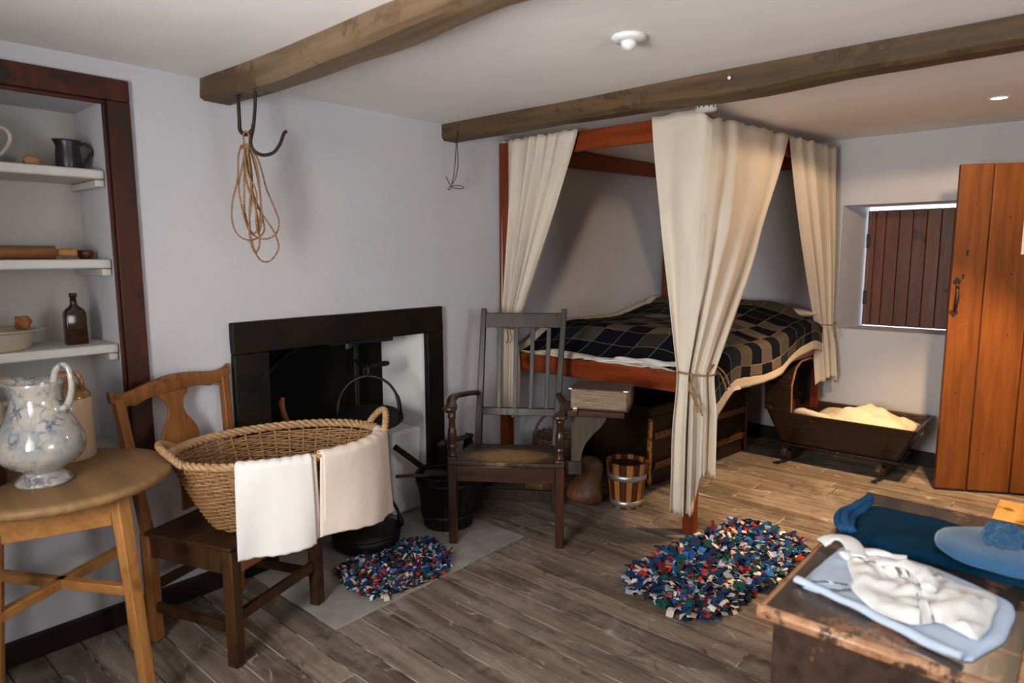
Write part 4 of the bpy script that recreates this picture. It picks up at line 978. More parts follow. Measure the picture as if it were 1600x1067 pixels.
# seat plank
def seat_pt(u, v, top):
    y = -.025+v*.475; x = lerp(-.285+.035*v, .285-.035*v, u)
    return Vector((x, y, seatz(y) - (0 if top else .020) - .005*math.sin(PI*u)*math.sin(PI*v)))
sm_ = MB(); gt_ = [[sm_.bm.verts.new(seat_pt(i/24, j/16, True)) for j in range(17)] for i in range(25)]; gb_ = [[sm_.bm.verts.new(seat_pt(i/24, j/16, False)) for j in range(17)] for i in range(25)]
for i in range(24):
    for j in range(16):
        sm_.bm.faces.new((gt_[i][j], gt_[i+1][j], gt_[i+1][j+1], gt_[i][j+1])); sm_.bm.faces.new((gb_[i][j+1], gb_[i+1][j+1], gb_[i+1][j], gb_[i][j]))
for i in range(24):
    sm_.bm.faces.new((gt_[i][0], gb_[i][0], gb_[i+1][0], gt_[i+1][0])); sm_.bm.faces.new((gt_[i][16], gt_[i+1][16], gb_[i+1][16], gb_[i][16]))
for j in range(16):
    sm_.bm.faces.new((gt_[0][j], gt_[0][j+1], gb_[0][j+1], gb_[0][j])); sm_.bm.faces.new((gt_[24][j], gb_[24][j], gb_[24][j+1], gt_[24][j+1]))
obj('seat', sm_, 'seat', ac, bev=.005)
obj('front_apron', MB().bb((-.240, -.016, .325), (.240, .010, .404)), 'darkoak_redx', ac, bev=.003)
for s in (-1, 1): obj('side_apron', MB().bar((s*.254, .02, .362), (s*.222, .45, .335), .020, .07, side=(1, 0, 0)), 'darkoak', ac, bev=.003)
obj('rear_stretcher', MB().bb((-.195, .457, .055), (.195, .482, .115)), 'darkoak', ac, bev=.003)
obj('book_flap', MB().prism([(.296, -.035), (.345, -.038), (.345, .19), (.296, .19)], .668, .690, lambda u, v, h: Vector((u, v, h))).prism([(.348, -.040), (.56, -.060), (.565, .16), (.348, .18)], .668, .690, lambda u, v, h: Vector((u, v, h))), 'darkoak_redx', ac, bev=.003, label='flat board fixed to the right armrest')
brk = [(.315, .667), (.485, .667), (.478, .63), (.455, .595), (.415, .555), (.385, .515), (.368, .47), (.362, .435), (.362, .425), (.315, .425)]
obj('flap_bracket', MB().prism(brk, .045, .068, lambda u, v, h: Vector((u, h, v))), 'drift', ac, bev=.002, label='weathered grey wooden bracket under the board')
obj('bracket_block', MB().bb((.285, .035, .36), (.365, .08, .4245)), 'darkoak', ac, bev=.004)
# bible
ba = AR - R(11)
bo = thing('old_book', 'thick old leather bound book with dark page edges on the armchair arm', 'book', (-1.762, 2.655, .6915), ba)
obj('cover', MB().bb((-.140, -.108, .0), (.140, .095, .005)).bb((-.140, -.108, .094), (.140, .095, .099)).bb((-.140, .088, .0), (.140, .097, .099)), 'book_cover', bo, bev=.002)
pgs = MB().bb((-.131, -.100, .0055), (.131, .0875, .0935)); 
bmesh.ops.subdivide_edges(pgs.bm, edges=pgs.bm.edges, cuts=6, use_grid_fill=True); pgs.jitter(.0018, 20)
obj('page_block', pgs, 'pages', bo)
obj('corner_tip', MB().bb((.118, -.109, .0935), (.141, -.098, .0995)).bb((-.141, -.109, .0935), (-.125, -.098, .0995)).bb((-.12, -.109, -.0005), (-.10, -.098, .006)), 'paper', bo, bev=.001, label='torn pale cover corners')

# ================================================================== fireside pail with wood
pc = (-2.50, 2.315, .004)
pb = thing('peat_bucket', 'dark staved bucket holding peat and sticks beside the fireplace jamb', 'bucket', pc)
stave_bucket(pb, pc, .128, .168, .285, 20, ['bucket'], pb)
obj('bucket_base', MB().lathe([(0, 0), (.111, 0), (.113, .012), (0, .012)], pc, 32), 'bucket', pb, True)
for z0 in (.05, .225):
    ra = .1285+.04*z0/.285
    obj('hoop', MB().lathe([(ra+.001, z0), (ra+.005, z0), (ra+.010, z0+.03), (ra+.005, z0+.03)], pc, 40, cap=False), 'iron', pb, True, smooth=True)
obj('bail_handle', MB().tube([(pc[0]+.166*math.cos(t)*.6-.02*math.sin(t), pc[1]+.166*math.cos(t)*.8, pc[2]+.275+.035*math.sin(t)) for t in [PI*i/20 for i in range(21)]], .0045, 6), 'iron', pb, True, smooth=True)
for i, (dx, dy, dz, rz_) in enumerate(((-.05, -.03, .245, .3), (.04, -.05, .25, 1.2), (.0, .05, .24, 2.2), (-.07, .05, .235, 1.7), (.07, .02, .235, .9))):
    a = MB().box((0, 0, 0), (.11, .06, .05)).jitter(.008, 14)
    bmesh.ops.transform(a.bm, matrix=Matrix.Translation((pc[0]+dx, pc[1]+dy, pc[2]+dz)) @ Matrix.Rotation(rz_, 4, 'Z') @ Matrix.Rotation(.3, 4, 'Y'), verts=a.bm.verts)
    tag(obj('peat_lump', a, 'peat', bev=.006), ('peat lump in the fireside bucket',)[0]+(', nearest the camera', ', right front', ', at the back', ', left back', ', far right')[i], 'peat', 'peat lumps in the fireside bucket')
tag(obj('wooden_stick', MB().bar((-2.735+.02, 2.135, .42), (-2.50, 2.27, .245), .030, .012, side=(0, 0, 1)), 'bucket', bev=.002), 'dark flat stick leaning diagonally out of the fireside bucket', 'stick')
tag(obj('wooden_paddle', MB().bar((-2.615, 2.06, .297), (-2.43, 2.27, .299), .010, .030, side=(0, 0, 1)).bar((-2.54, 2.19, .300), (-2.46, 2.25, .297), .010, .07, side=(0, 0, 1)), 'drift', bev=.002), 'weathered wooden paddle lying across the fireside bucket', 'paddle')
cad = thing('peat_carrier', 'wooden carrier with round bar handle behind the armchair', 'carrier', (-2.625, 2.50, .004))
for yy in (2.41, 2.60):
    obj('end_board', MB().prism([(-2.72, .004), (-2.53, .004), (-2.53, .12), (-2.605, .41), (-2.65, .41), (-2.72, .12)], yy-.007, yy+.007, lambda u, v, h: Vector((u, h, v))), 'bucket', cad, True, bev=.003)
obj('tray', MB().bb((-2.715, 2.42, .006), (-2.535, 2.59, .02)).bb((-2.55, 2.418, .02), (-2.538, 2.592, .10)).bb((-2.715, 2.418, .02), (-2.703, 2.592, .10)), 'bucket', cad, True)
obj('bar_handle', MB().tube([(-2.627, 2.37, .392), (-2.627, 2.402, .394), (-2.627, 2.6, .394), (-2.627, 2.63, .392)], [.012, .015, .015, .012], 12), 'drift', cad, True, smooth=True)

# ================================================================== cradle
cd = thing('rocking_cradle', 'dark chipped wooden rocking cradle with hood below the shuttered window', 'cradle', (-1.2, 4.74, 0))
def cbox(xb0, xb1, yb0, yb1, zb, xt0, xt1, yt0, yt1, zt, th, which, parent, zt_l=None):
    B = [Vector((xb0, yb0, zb)), Vector((xb1, yb0, zb)), Vector((xb1, yb1, zb)), Vector((xb0, yb1, zb))]
    T = [Vector((xt0, yt0, zt)), Vector((xt1, yt0, zt)), Vector((xt1, yt1, zt)), Vector((xt0, yt1, zt))]
    c = (B[0]+B[2])/2
    i, j = which, (which+1) % 4
    mid = (B[i]+B[j])/2; inn = (c-mid); inn.z = 0; inn.normalize(); inn *= th
    mb = MB(); pts = [B[i], B[j], T[j], T[i]]
    a = [mb.bm.verts.new(p) for p in pts]; b = [mb.bm.verts.new(p+inn) for p in pts]
    for f in ((0, 1, 2, 3),): mb.bm.faces.new([a[k] for k in f]); mb.bm.faces.new([b[k] for k in reversed(f)])
    for k in range(4): l = (k+1) % 4; mb.bm.faces.new((a[k], b[k], b[l], a[l]))
    return obj('side_board' if which in (0, 2) else 'end_board', mb, 'cradle', parent, True, bev=.003)
cargs = (-1.565, -.850, 4.600, 4.880, .125, -1.630, -.735, 4.480, 5.000, .365, .016)
for w_ in range(4): cbox(*cargs, w_, cd)
obj('bottom_board', MB().bb((-1.575, 4.585, .112), (-.835, 4.895, .127)), 'cradle', cd, True, bev=.003)
# hood
hx0, hx1 = -1.70, -1.475
def hood(u, pr_, xx): return [Vector((xx, y, z)) for y, z in pr_]
outl = [(4.484, .366), (4.470, .55), (4.54, .665), (4.64, .705), (4.84, .705), (4.94, .665), (5.010, .55), (4.996, .366)]
inl = [(4.500, .366), (4.486, .545), (4.552, .652), (4.645, .690), (4.835, .690), (4.928, .652), (4.994, .545), (4.980, .366)]
for k in range(7):
    o1, o2, i1, i2 = outl[k], outl[k+1], inl[k], inl[k+1]
    mb = MB(); vs = [mb.bm.verts.new(Vector((xx, p[0], p[1]))) for xx in (hx0+.05, hx1) for p in (o1, o2, i2, i1)]
    for f in ((0, 1, 2, 3), (7, 6, 5, 4), (0, 4, 5, 1), (1, 5, 6, 2), (2, 6, 7, 3), (3, 7, 4, 0)): mb.bm.faces.new([vs[q_] for q_ in f])
    obj('hood_board', mb, 'cradle', cd, True, bev=.002)
obj('headboard', MB().prism([(a*.97+4.74*.03, b-.002) for a, b in inl], hx0+.055, hx0+.07, lambda u, v, h: Vector((h, u, v))), 'cradle', cd, True)
hb_ = MB()
for k in range(7):
    o1, o2, i1, i2 = outl[k], outl[k+1], inl[k], inl[k+1]
    vs = [hb_.bm.verts.new(Vector((xx, p[0], p[1]))) for xx in (hx1+.0005, hx1+.006) for p in (o1, o2, i2, i1)]
    for f in ((0, 1, 2, 3), (7, 6, 5, 4), (0, 4, 5, 1), (1, 5, 6, 2), (2, 6, 7, 3), (3, 7, 4, 0)): hb_.bm.faces.new([vs[q_] for q_ in f])
obj('hood_edge', hb_, 'pine', cd, True, label='worn orange front edge of the hood')
for xx in (-1.50, -.925):
    ol = [(4.455, .105), (4.448, .085), (4.462, .066), (4.482, .070), (4.478, .088), (4.492, .080), (4.52, .045), (4.62, .012), (4.74, .004), (4.86, .012), (4.96, .045), (4.99, .08), (5.0, .105), (4.97, .10), (4.94, .075), (4.88, .085), (4.86, .111), (4.62, .111), (4.60, .085), (4.55, .075), (4.51, .10), (4.49, .118), (4.465, .118)]
    obj('rocker', MB().prism(ol, xx-.014, xx+.014, lambda u, v, h: Vector((h, u, v))), 'cradle', cd, True, bev=.002)
for (cc, a, b, hh, sd_, lab) in (((-1.17, 4.74), .33, .19, .11, 3, 'crumpled cream blanket heaped in the cradle'), ):
    def fb(u, v):
        x = lerp(-1.40, -.80, u); y = lerp(4.515, 4.965, v)
        e = math.sin(PI*min(1, max(0, u)))**.5*math.sin(PI*v)**.4
        n1 = mnoise.noise(Vector((x*7, y*7, sd_))); n2 = abs(mnoise.noise(Vector((x*12+n1, y*9, 4))))
        z = .30 + e*(.070+.03*n1*1.6+.035*n2) + .035*math.exp(-((u-.55)/.22)**2)*e
        lim = lerp(4.60, 4.48, min(1, (z-.125)/.24))+.028
        y = max(y, lim + .0)
        return Vector((x, y, z))
    tag(obj('cradle_blanket', MB().grid(60, 40, fb), 'sheet', smooth=True, solid=.008), lab, 'blanket')
tag(obj('rolled_cloth', MB().tube(spline([(-1.46, 4.60, .335), (-1.46, 4.56, .352), (-1.43, 4.535, .372), (-1.36, 4.53, .366), (-1.27, 4.53, .352), (-1.20, 4.53, .345)], 6), [.014]*6+[.024]*8+[.026]*12+[.018]*5, 12).jitter(.006, 18), 'sheet', smooth=True), 'rolled cream cloth at the head end of the cradle', 'cloth')
# ================================================================== splat back chair with laundry basket
CC = (-2.224, 1.185); CR = R(110.3)
ch = thing('splat_back_chair', 'golden brown wooden chair with vase shaped splat holding the laundry basket', 'chair', (CC[0], CC[1], 0), CR)
for s in (-1, 1):
    obj('leg', MB().bar((s*.222, 0, .002), (s*.222, 0, .425), .044, .044, side=(1, 0, 0)), 'oakchair_shade', ch, bev=.005)
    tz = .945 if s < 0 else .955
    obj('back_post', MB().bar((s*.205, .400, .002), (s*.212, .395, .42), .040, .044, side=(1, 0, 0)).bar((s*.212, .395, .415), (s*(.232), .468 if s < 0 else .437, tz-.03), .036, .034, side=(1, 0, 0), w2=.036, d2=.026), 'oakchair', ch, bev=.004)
    obj('side_stretcher', MB().bar((s*.218, .02, .135), (s*.206, .39, .135), .020, .034, side=(1, 0, 0)), 'oakchair_shade', ch, bev=.003)
    obj('side_apron', MB().bar((s*.222, .02, .375), (s*.210, .39, .375), .022, .080, side=(1, 0, 0)), 'oakchair_shade', ch, bev=.003)
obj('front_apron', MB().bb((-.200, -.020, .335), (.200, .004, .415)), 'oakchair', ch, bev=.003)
obj('front_stretcher', MB().bb((-.200, -.012, .155), (.200, .012, .192)), 'oakchair_shade', ch, bev=.003)
obj('rear_stretcher', MB().bb((-.185, .390, .19), (.185, .410, .225)), 'oakchair_shade', ch, bev=.003)
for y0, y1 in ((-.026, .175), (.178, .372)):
    obj('seat_board', MB().bb((-.250, y0, .4255), (.250, y1, .441)), 'oakchair_shade', ch, bev=.005)
def cy(x): return lerp(.470, .439, (x+.25)/.5) + .012*(1-(x/.25)**2)
top_, bot_ = [], []
for i in range(41):
    x = -.262+.524*i/40; u = x/.262
    zt = .925 + .040*math.cos(u*PI*.5)**1.4 + .034*abs(u)**7 + (.012*u)
    zb = .888 + .014*math.cos(u*PI*.5) + .030*smoothstep((abs(u)-.86)/.14) + .012*u - .010*math.exp(-((abs(u)-.62)/.12)**2)
    top_.append((x, zt)); bot_.append((x, zb))
cr_ = MB(); rg = []
for (x, zt), (_, zb) in zip(top_, bot_):
    yy = cy(x); tl = .10*0
    rg.append([Vector((x, yy-.011, zb)), Vector((x, yy+.011, zb)), Vector((x, yy+.016, (zt+zb)/2)), Vector((x, yy+.013, zt)), Vector((x, yy-.005, zt)), Vector((x, yy-.009, (zt+zb)/2))])
obj('crest_rail', cr_.loft(rg), 'oakchair', ch, bev=.003, smooth=True)
prof = [(.903, .072), (.885, .064), (.865, .043), (.845, .036), (.825, .036), (.800, .045), (.770, .068), (.740, .083), (.710, .084), (.670, .072), (.620, .052), (.560, .040), (.500, .042), (.445, .055)]
sp = spline([(w, 0, z) for z, w in prof], 4)
rg = []
for p in sp:
    yb = lerp(.395, cy(0), (p.z-.44)/.46); rg.append([Vector((-p.x, yb-.005, p.z)), Vector((p.x, yb-.005, p.z)), Vector((p.x, yb+.006, p.z)), Vector((-p.x, yb+.006, p.z))])
obj('splat', MB().loft(rg), 'oakchair', ch, bev=.002)

# wicker laundry basket
E1 = Vector((.292, .956, 0)).normalized(); E2 = Vector((.956, -.292, 0)).normalized()
BC = Vector((-2.242, 1.237, 0)); BA, BB_, ZR, ZB = .372, .259, .722, .447
lbk = thing('laundry_basket', 'large oval golden wicker laundry basket on the wooden chair', 'basket', (BC.x, BC.y, ZB))
def EL(t, z, k=0.0):
    f = (z-ZB)/(ZR-ZB); e = f**.8
    return BC + E1*((lerp(.235, BA, e)+k)*math.cos(t)) + E2*((lerp(.135, BB_, e)+k)*math.sin(t)) + Vector((0, 0, z))
NSK = 40
wv = MB()
nr = 33
for k in range(nr):
    z = ZB+.010+(ZR-ZB-.030)*k/(nr-1)
    pts = [EL(2*PI*i/(NSK*4), z+.0015*math.sin(i*.37+k), .0055*math.sin(PI*i/4*1.0+(k % 2)*PI)) for i in range(NSK*4)]
    wv.tube(pts, .0042, 5, True)
obj('weave', wv, 'wicker', lbk, True, smooth=True)
for i in range(NSK):
    t = 2*PI*(i+.5)/NSK
    obj('stake', MB().tube([EL(t, ZB+(ZR-ZB)*j/8, .0) for j in range(9)], .0052, 5), 'wicker', lbk, True, smooth=True)
rm = MB()
for s in range(3):
    pts = [EL(2*PI*i/240, ZR+.004+.009*math.sin(2*PI*(i/240*26+s/3)), .001+.009*math.cos(2*PI*(i/240*26+s/3))) for i in range(240)]
    rm.tube(pts, .0085, 6, True)
obj('braided_rim', rm, 'wicker_l', lbk, True, smooth=True)
base = MB()
for k in range(11):
    f = (k+.5)/11
    base.tube([BC + E1*(.235*f*math.cos(2*PI*i/60)) + E2*(.135*f*math.sin(2*PI*i/60)) + Vector((0, 0, ZB+.002+.003*(i % 2))) for i in range(60)], .0066, 5, True)
obj('base_weave', base, 'wicker', lbk, True, smooth=True)
for t0, h in ((PI, .050), (0.0, .075)):
    hd_ = MB(); P = []
    for i in range(33):
        u = i/32; t = t0 + (u-.5)*(.95 if t0 else .66)
        P.append(EL(t, ZR+.004, .016) + Vector((0, 0, h*math.sin(PI*u)**.8)) + (E1*(1 if t0 == 0 else -1))*.014*math.sin(PI*u))
    twist_rope(hd_, resample(spline(P, 3), .006), .0125, 6, 3, .05)
    obj('handle', hd_, 'wicker_l', lbk, True, smooth=True)

def towel(name, label, mat, ta, tb, zl, zr, inner, off, seed, group=None, slant=0.0):
    NU, NV = 50, 60
    def fn(u, v):
        t = R(lerp(ta, tb, u)); r = .024+off
        zb = lerp(zl, zr, u)
        L_out = ZR-zb; tot = inner + PI*r + L_out; d = v*tot
        P0 = EL(t, ZR); P0.z = 0
        out = (E1*math.cos(t)*BB_ + E2*math.sin(t)*BA).normalized()
        w_ = .6*mnoise.noise(Vector((u*3.4+seed+d*2, d*2.5, seed)))
        if d < inner: k = -r; z = ZR-(inner-d); 
        elif d < inner+PI*r: a = (d-inner)/r; k = -r*math.cos(a); z = ZR + r*math.sin(a)*.9
        else: k = r; z = ZR-(d-inner-PI*r)
        s = max(0, (ZR-z)/.3) if d > inner else 0
        k2 = k + (.020*s + w_*.016*s + .010*s*math.sin(u*7+seed+s*2) if d > inner else -.01*(inner-d)*3)
        if d <= inner: k2 = k - .10*(inner-d)
        p = P0 + out*k2 + Vector((0, 0, z+.0015*math.sin(u*40)))
        p += (E1*-1)*slant*s*(1-u) 
        return p
    return tag(obj(name, MB().grid(NU, NV, fn), mat, smooth=True, solid=.003), label, 'towel', group)
towel('linen_towel', 'white linen towel hanging over the basket rim, the left one', 'towel_w', 121.5, 84.5, .418, .432, .07, .0, 1.0)
towel('linen_towel', 'white linen layer folded behind the left basket towel', 'towel_c', 119, 82.0, .432, .446, .06, -.006, 1.6)
towel('cream_towel', 'cream linen towel hanging over the right end of the basket', 'towel_c', 79, 16, .462, .405, .04, .004, 3.0, slant=.01)
towel('cream_towel', 'beige under layer of the cream towel at the basket end', 'towel_c', 80, 2, .452, .475, .02, -.004, 4.2, slant=.02)

# ================================================================== round table and what stands on it
TC = Vector((-2.388, .566, 0))
tb_ = thing('round_table', 'round pale pine table with splayed legs at the left', 'table', (TC.x, TC.y, 0))
obj('tabletop', MB().lathe([(0, .710), (.301, .710), (.309, .714), (.313, .723), (.313, .732), (.308, .739), (.285, .740), (0, .740)], TC, 90), 'tabletop', tb_, True, smooth=True, ang=45)
la = [R(24), R(120), R(216), R(299)]
tops = [TC+Vector((math.cos(a), math.sin(a), 0))*.232 for a in la]; bots = [TC+Vector((math.cos(a), math.sin(a), 0))*(.295 if i != 1 else .25) for i, a in enumerate(la)]
def legp(i, z): return tops[i].lerp(bots[i], (.709-z)/.709) + Vector((0, 0, z))
for i in range(4):
    obj('leg', MB().bar(legp(i, .709), legp(i, .002), .046, .036, side=(math.cos(la[i]+PI/2), math.sin(la[i]+PI/2), 0), w2=.036, d2=.030), 'pine', tb_, True, bev=.004)
    a, b = tops[i], tops[(i+1) % 4]; d_ = (b-a).normalized()*.022
    obj('apron', MB().bar(a+d_+Vector((0, 0, .660)), b-d_+Vector((0, 0, .660)), .096, .020, side=(0, 0, 1)), 'pine_x', tb_, True, bev=.003)
for i in (0, 1):
    zz = .400
    obj('stretcher', MB().bar(legp(i, zz), legp(i+2, zz), .030, .030, side=(0, 0, 1)), 'pine_x', tb_, True, bev=.003)
# marbled jug
ja = Vector((.75, .66, 0))
JC = Vector((-2.351, .517, .7405))
jg = thing('marbled_jug', 'blue and white marbled ceramic pitcher on the round table', 'jug', JC)
def jring(r, z, spout=0.0, n=64):
    out = []
    for i in range(n):
        a = 2*PI*i/n; c_ = -math.cos(a)
        s_ = spout*max(0, c_)**5
        out.append(JC + ja*(math.cos(a)*(r) - s_) + Vector((-ja.y, ja.x, 0))*math.sin(a)*r*(1-.25*spout*8*max(0, c_)**2) + Vector((0, 0, z+s_*.28)))
    return out
jp = [(.078, 0), (.082, .004), (.082, .012), (.066, .026), (.057, .038), (.066, .048), (.098, .066), (.122, .092), (.129, .120), (.125, .150), (.112, .182), (.097, .212), (.084, .242), (.077, .268)]
outer = spline([(r, 0, z) for r, z in jp], 3)
rings = [jring(p.x, p.z) for p in outer]
rings += [jring(.075, .285, .004), jring(.077, .302, .018), jring(.081, .318, .036), jring(.085, .330, .055), jring(.083, .332, .055), jring(.076, .318, .036), jring(.070, .295, .012), jring(.070, .27), jring(.07, .24), jring(.09, .20), jring(.09, .1), jring(.01, .06)]
obj('body', MB().loft(rings), 'marble', jg, True, smooth=True)
hp = [JC+ja*x+Vector((0, 0, z)) for x, z in ((.062, .318), (.064, .340), (.072, .366), (.088, .384), (.106, .382), (.118, .356), (.120, .318), (.114, .282), (.100, .254), (.084, .240))]
hs = spline(hp, 5); obj('handle', MB().tube(hs, [.014-.005*math.sin(PI*i/(len(hs)-1)) for i in range(len(hs))], 12, flat=1.0), 'marble', jg, True, smooth=True)
# stoneware flagon
SCN = Vector((-2.580, .640, .7405))
sf_ = thing('stoneware_jar', 'tall buff and brown stoneware flagon behind the marbled jug', 'jar', SCN)
obj('body', MB().lathe([(0, 0), (.084, 0), (.088, .006), (.088, .215), (.086, .220)], SCN, 48, cap=False), 'stoneware', sf_, True, smooth=True)
obj('shoulder', MB().lathe([(.0865, .2195), (.084, .232), (.070, .252), (.045, .268), (.030, .276), (.026, .282), (.030, .288), (.034, .297), (.032, .308), (.024, .312), (.018, .306), (.018, .27)], SCN, 48, cap=False), 'stoneware_b', sf_, True, smooth=True)
hh = [SCN+ja*x+Vector((0, 0, z)) for x, z in ((.024, .298), (.050, .310), (.066, .296), (.072, .27), (.070, .245))]
obj('ear_handle', MB().tube(spline(hh, 5), .009, 10), 'stoneware_b', sf_, True, smooth=True)
# dark bottle and pale jug at the left picture edge
KC = Vector((-2.44, .400, .7405))
kb = obj('dark_bottle', MB().lathe([(0, 0), (.040, 0), (.043, .006), (.043, .16), (.038, .19), (.018, .215), (.015, .28), (.018, .283), (.018, .295), (0, .296)], KC, 28), 'amber', smooth=True)
tag(kb, 'dark glass bottle at the left picture edge on the round table', 'bottle')
jg.scale = (.90, .90, .935); sf_.scale = (.944, .944, .944)
# alcove lower compartment
def seat_item(name, label, cat, mb, mat, **k): return tag(obj(name, mb, mat, **k), label, cat)
ppz = ALC[2]+.0125
pj = thing('pale_jug', 'pale jug with raised handle in the bottom of the alcove', 'jug', (-2.93, .50, ppz))
obj('body', MB().lathe([(0, 0), (.06, 0), (.075, .04), (.08, .10), (.062, .16), (.05, .20), (.058, .235), (.055, .235), (.045, .20)], (-2.93, .50, ppz), 32), 'enamel', pj, True, smooth=True)
obj('handle', MB().tube(spline([(-2.90, .540, ppz+.22), (-2.87, .60, ppz+.25), (-2.86, .615, ppz+.20), (-2.87, .59, ppz+.12), (-2.89, .56, ppz+.08)], 6), .010, 10), 'enamel', pj, True, smooth=True)
di = thing('dark_pan', 'dark iron pan standing in the bottom of the alcove', 'pan', (-2.98, .60, ppz))
obj('pan_body', MB().lathe([(0, 0), (.055, 0), (.065, .01), (.07, .09), (.074, .095), (.068, .095), (.062, .02), (0, .012)], (-2.99, .64, ppz), 32), 'iron', di, True, smooth=True)
obj('pan_handle', MB().tube([(-2.99, .57, ppz+.085), (-2.97, .52, ppz+.12), (-2.96, .50, ppz+.14)], .009, 8), 'iron', di, True, smooth=True)
tag(obj('paper_card', MB().bb((-2.86, .525, ppz), (-2.855, .60, ppz+.085)), 'paper'), 'small white card standing low in the alcove behind the marbled jug', 'card')

# ================================================================== things on the alcove shelves
mz = 1.7355
mg = thing('black_mug', 'small black jug with round handle on the top alcove shelf', 'jug', (-2.90, .807, mz))
mc = Vector((-2.90, .807, mz))
mrings = []
for r, z, s_ in ((.0, .0, 0), (.040, .0, 0), (.041, .004, 0), (.041, .05, 0), (.038, .085, 0), (.040, .100, .004), (.043, .108, .008), (.041, .108, .008), (.036, .095, 0), (.036, .01, 0)):
    mrings.append([mc+Vector((math.sin(0)*0+max(r, .001)*math.cos(a)*1.0, max(r, .001)*math.sin(a) - s_*max(0, -math.sin(a))**4, z)) for a in [2*PI*i/36 for i in range(36)]])
obj('body', MB().loft(mrings), 'dark_clay', mg, True, smooth=True)
obj('handle', MB().tube(spline([mc+Vector((0, .037, .096)), mc+Vector((0, .058, .100)), mc+Vector((0, .074, .086)), mc+Vector((0, .076, .068)), mc+Vector((0, .060, .042)), mc+Vector((0, .045, .022)), mc+Vector((0, .040, .010))], 5), .0065, 10), 'dark_clay', mg, True, smooth=True)
seat_item('bread_roll', 'small round brown ball on the top alcove shelf', 'bun', MB().sphere((-2.90, .692, mz+.022), .029, (1, 1, .80)).jitter(.002, 30), 'oat', smooth=True)
cj = thing('cream_jug', 'cream patterned jug cut by the left picture edge on the top alcove shelf', 'jug', (-2.90, .545, mz))
cjc = Vector((-2.90, .545, mz))
obj('body', MB().lathe([(0, 0), (.035, 0), (.05, .03), (.054, .06), (.045, .095), (.040, .115), (.046, .135), (.043, .135), (.036, .115)], cjc, 36), 'marble', cj, True, smooth=True)
obj('handle', MB().tube(spline([cjc+Vector((0, .040, .120)), cjc+Vector((0, .07, .128)), cjc+Vector((0, .088, .108)), cjc+Vector((0, .086, .08)), cjc+Vector((0, .066, .045)), cjc+Vector((0, .048, .030))], 5), .007, 10), 'enamel', cj, True, smooth=True)
pz = 1.4085
pn = thing('rolling_pin', 'brown wooden rolling pin on the middle alcove shelf', 'rolling pin', (-2.865, .60, pz))
def ylathe(prof, c, mat, name, parent, n=24):
    rings = [[Vector((c[0]+r*math.cos(a), c[1]+y, c[2]+r*math.sin(a))) for a in [2*PI*i/n for i in range(n)]] for y, r in prof]
    return obj(name, MB().loft(rings), mat, parent, True, smooth=True, ang=40)
ylathe([(-.26, .018), (-.258, .0245), (.128, .0245), (.131, .018)], (-2.865, .60, pz+.025), 'rollpin', 'roller', pn)
ylathe([(.131, .010), (.138, .012), (.150, .015), (.162, .013), (.170, .011), (.180, .015), (.192, .015), (.198, .009), (.199, .002)], (-2.865, .60, pz+.025), 'pine', 'grip', pn)
ylathe([(-.261, .010), (-.275, .014), (-.30, .015), (-.33, .004)], (-2.865, .60, pz+.025), 'pine', 'grip', pn)
seat_item('wooden_ladle_bowl', 'dark turned wooden cup behind the end of the rolling pin', 'cup', MB().lathe([(0, 0), (.020, 0), (.027, .012), (.029, .026), (.026, .034), (.022, .034), (.020, .010), (0, .006)], (-2.93, .845, pz), 24), 'stave_d', smooth=True)
bz = 1.0875
bt = thing('amber_bottle', 'flat sided dark brown glass bottle on the lowest alcove shelf', 'bottle', (-2.90, .782, bz))
def rrect(hx, hy, r, z, c, n=6):
    out = []
    for sx, sy, a0 in ((1, 1, 0), (-1, 1, PI/2), (-1, -1, PI), (1, -1, 3*PI/2)):
        for i in range(n+1):
            a = a0+PI/2*i/n; out.append(Vector((c[0]+sx*(hx-r)+r*math.cos(a), c[1]+sy*(hy-r)+r*math.sin(a), c[2]+z)))
    return out
bcn = (-2.90, .782, bz)
rr = [rrect(.020, .034, .008, 0, bcn), rrect(.022, .036, .008, .004, bcn), rrect(.022, .036, .009, .118, bcn), rrect(.019, .031, .012, .132, bcn), rrect(.014, .018, .0125, .143, bcn), rrect(.0115, .0118, .0112, .152, bcn), rrect(.0100, .0104, .0098, .178, bcn), rrect(.0130, .0132, .0128, .180, bcn), rrect(.0130, .0132, .0128, .193, bcn), rrect(.0115, .0115, .0112, .195, bcn)]
obj('glass', MB().loft(rr), 'amber', bt, True, smooth=True, ang=35)
bs_ = thing('enamel_basin', 'cream enamel basin with flared rim on the lowest alcove shelf', 'basin', (-2.92, .535, bz))
obj('bowl', MB().lathe([(0, 0), (.098, 0), (.105, .006), (.128, .060), (.133, .064), (.152, .070), (.152, .073), (.130, .070), (.120, .058), (.098, .01), (0, .006)], (-2.92, .535, bz), 56, sx=.85), 'enamel', bs_, True, smooth=True)
tag(obj('brown_sponge', MB().sphere((-2.915, .622, bz+.092), .030, (1, .95, .85), 20).jitter(.012, 40), 'sponge', smooth=True), 'orange brown lump like a sponge in the enamel basin', 'sponge')

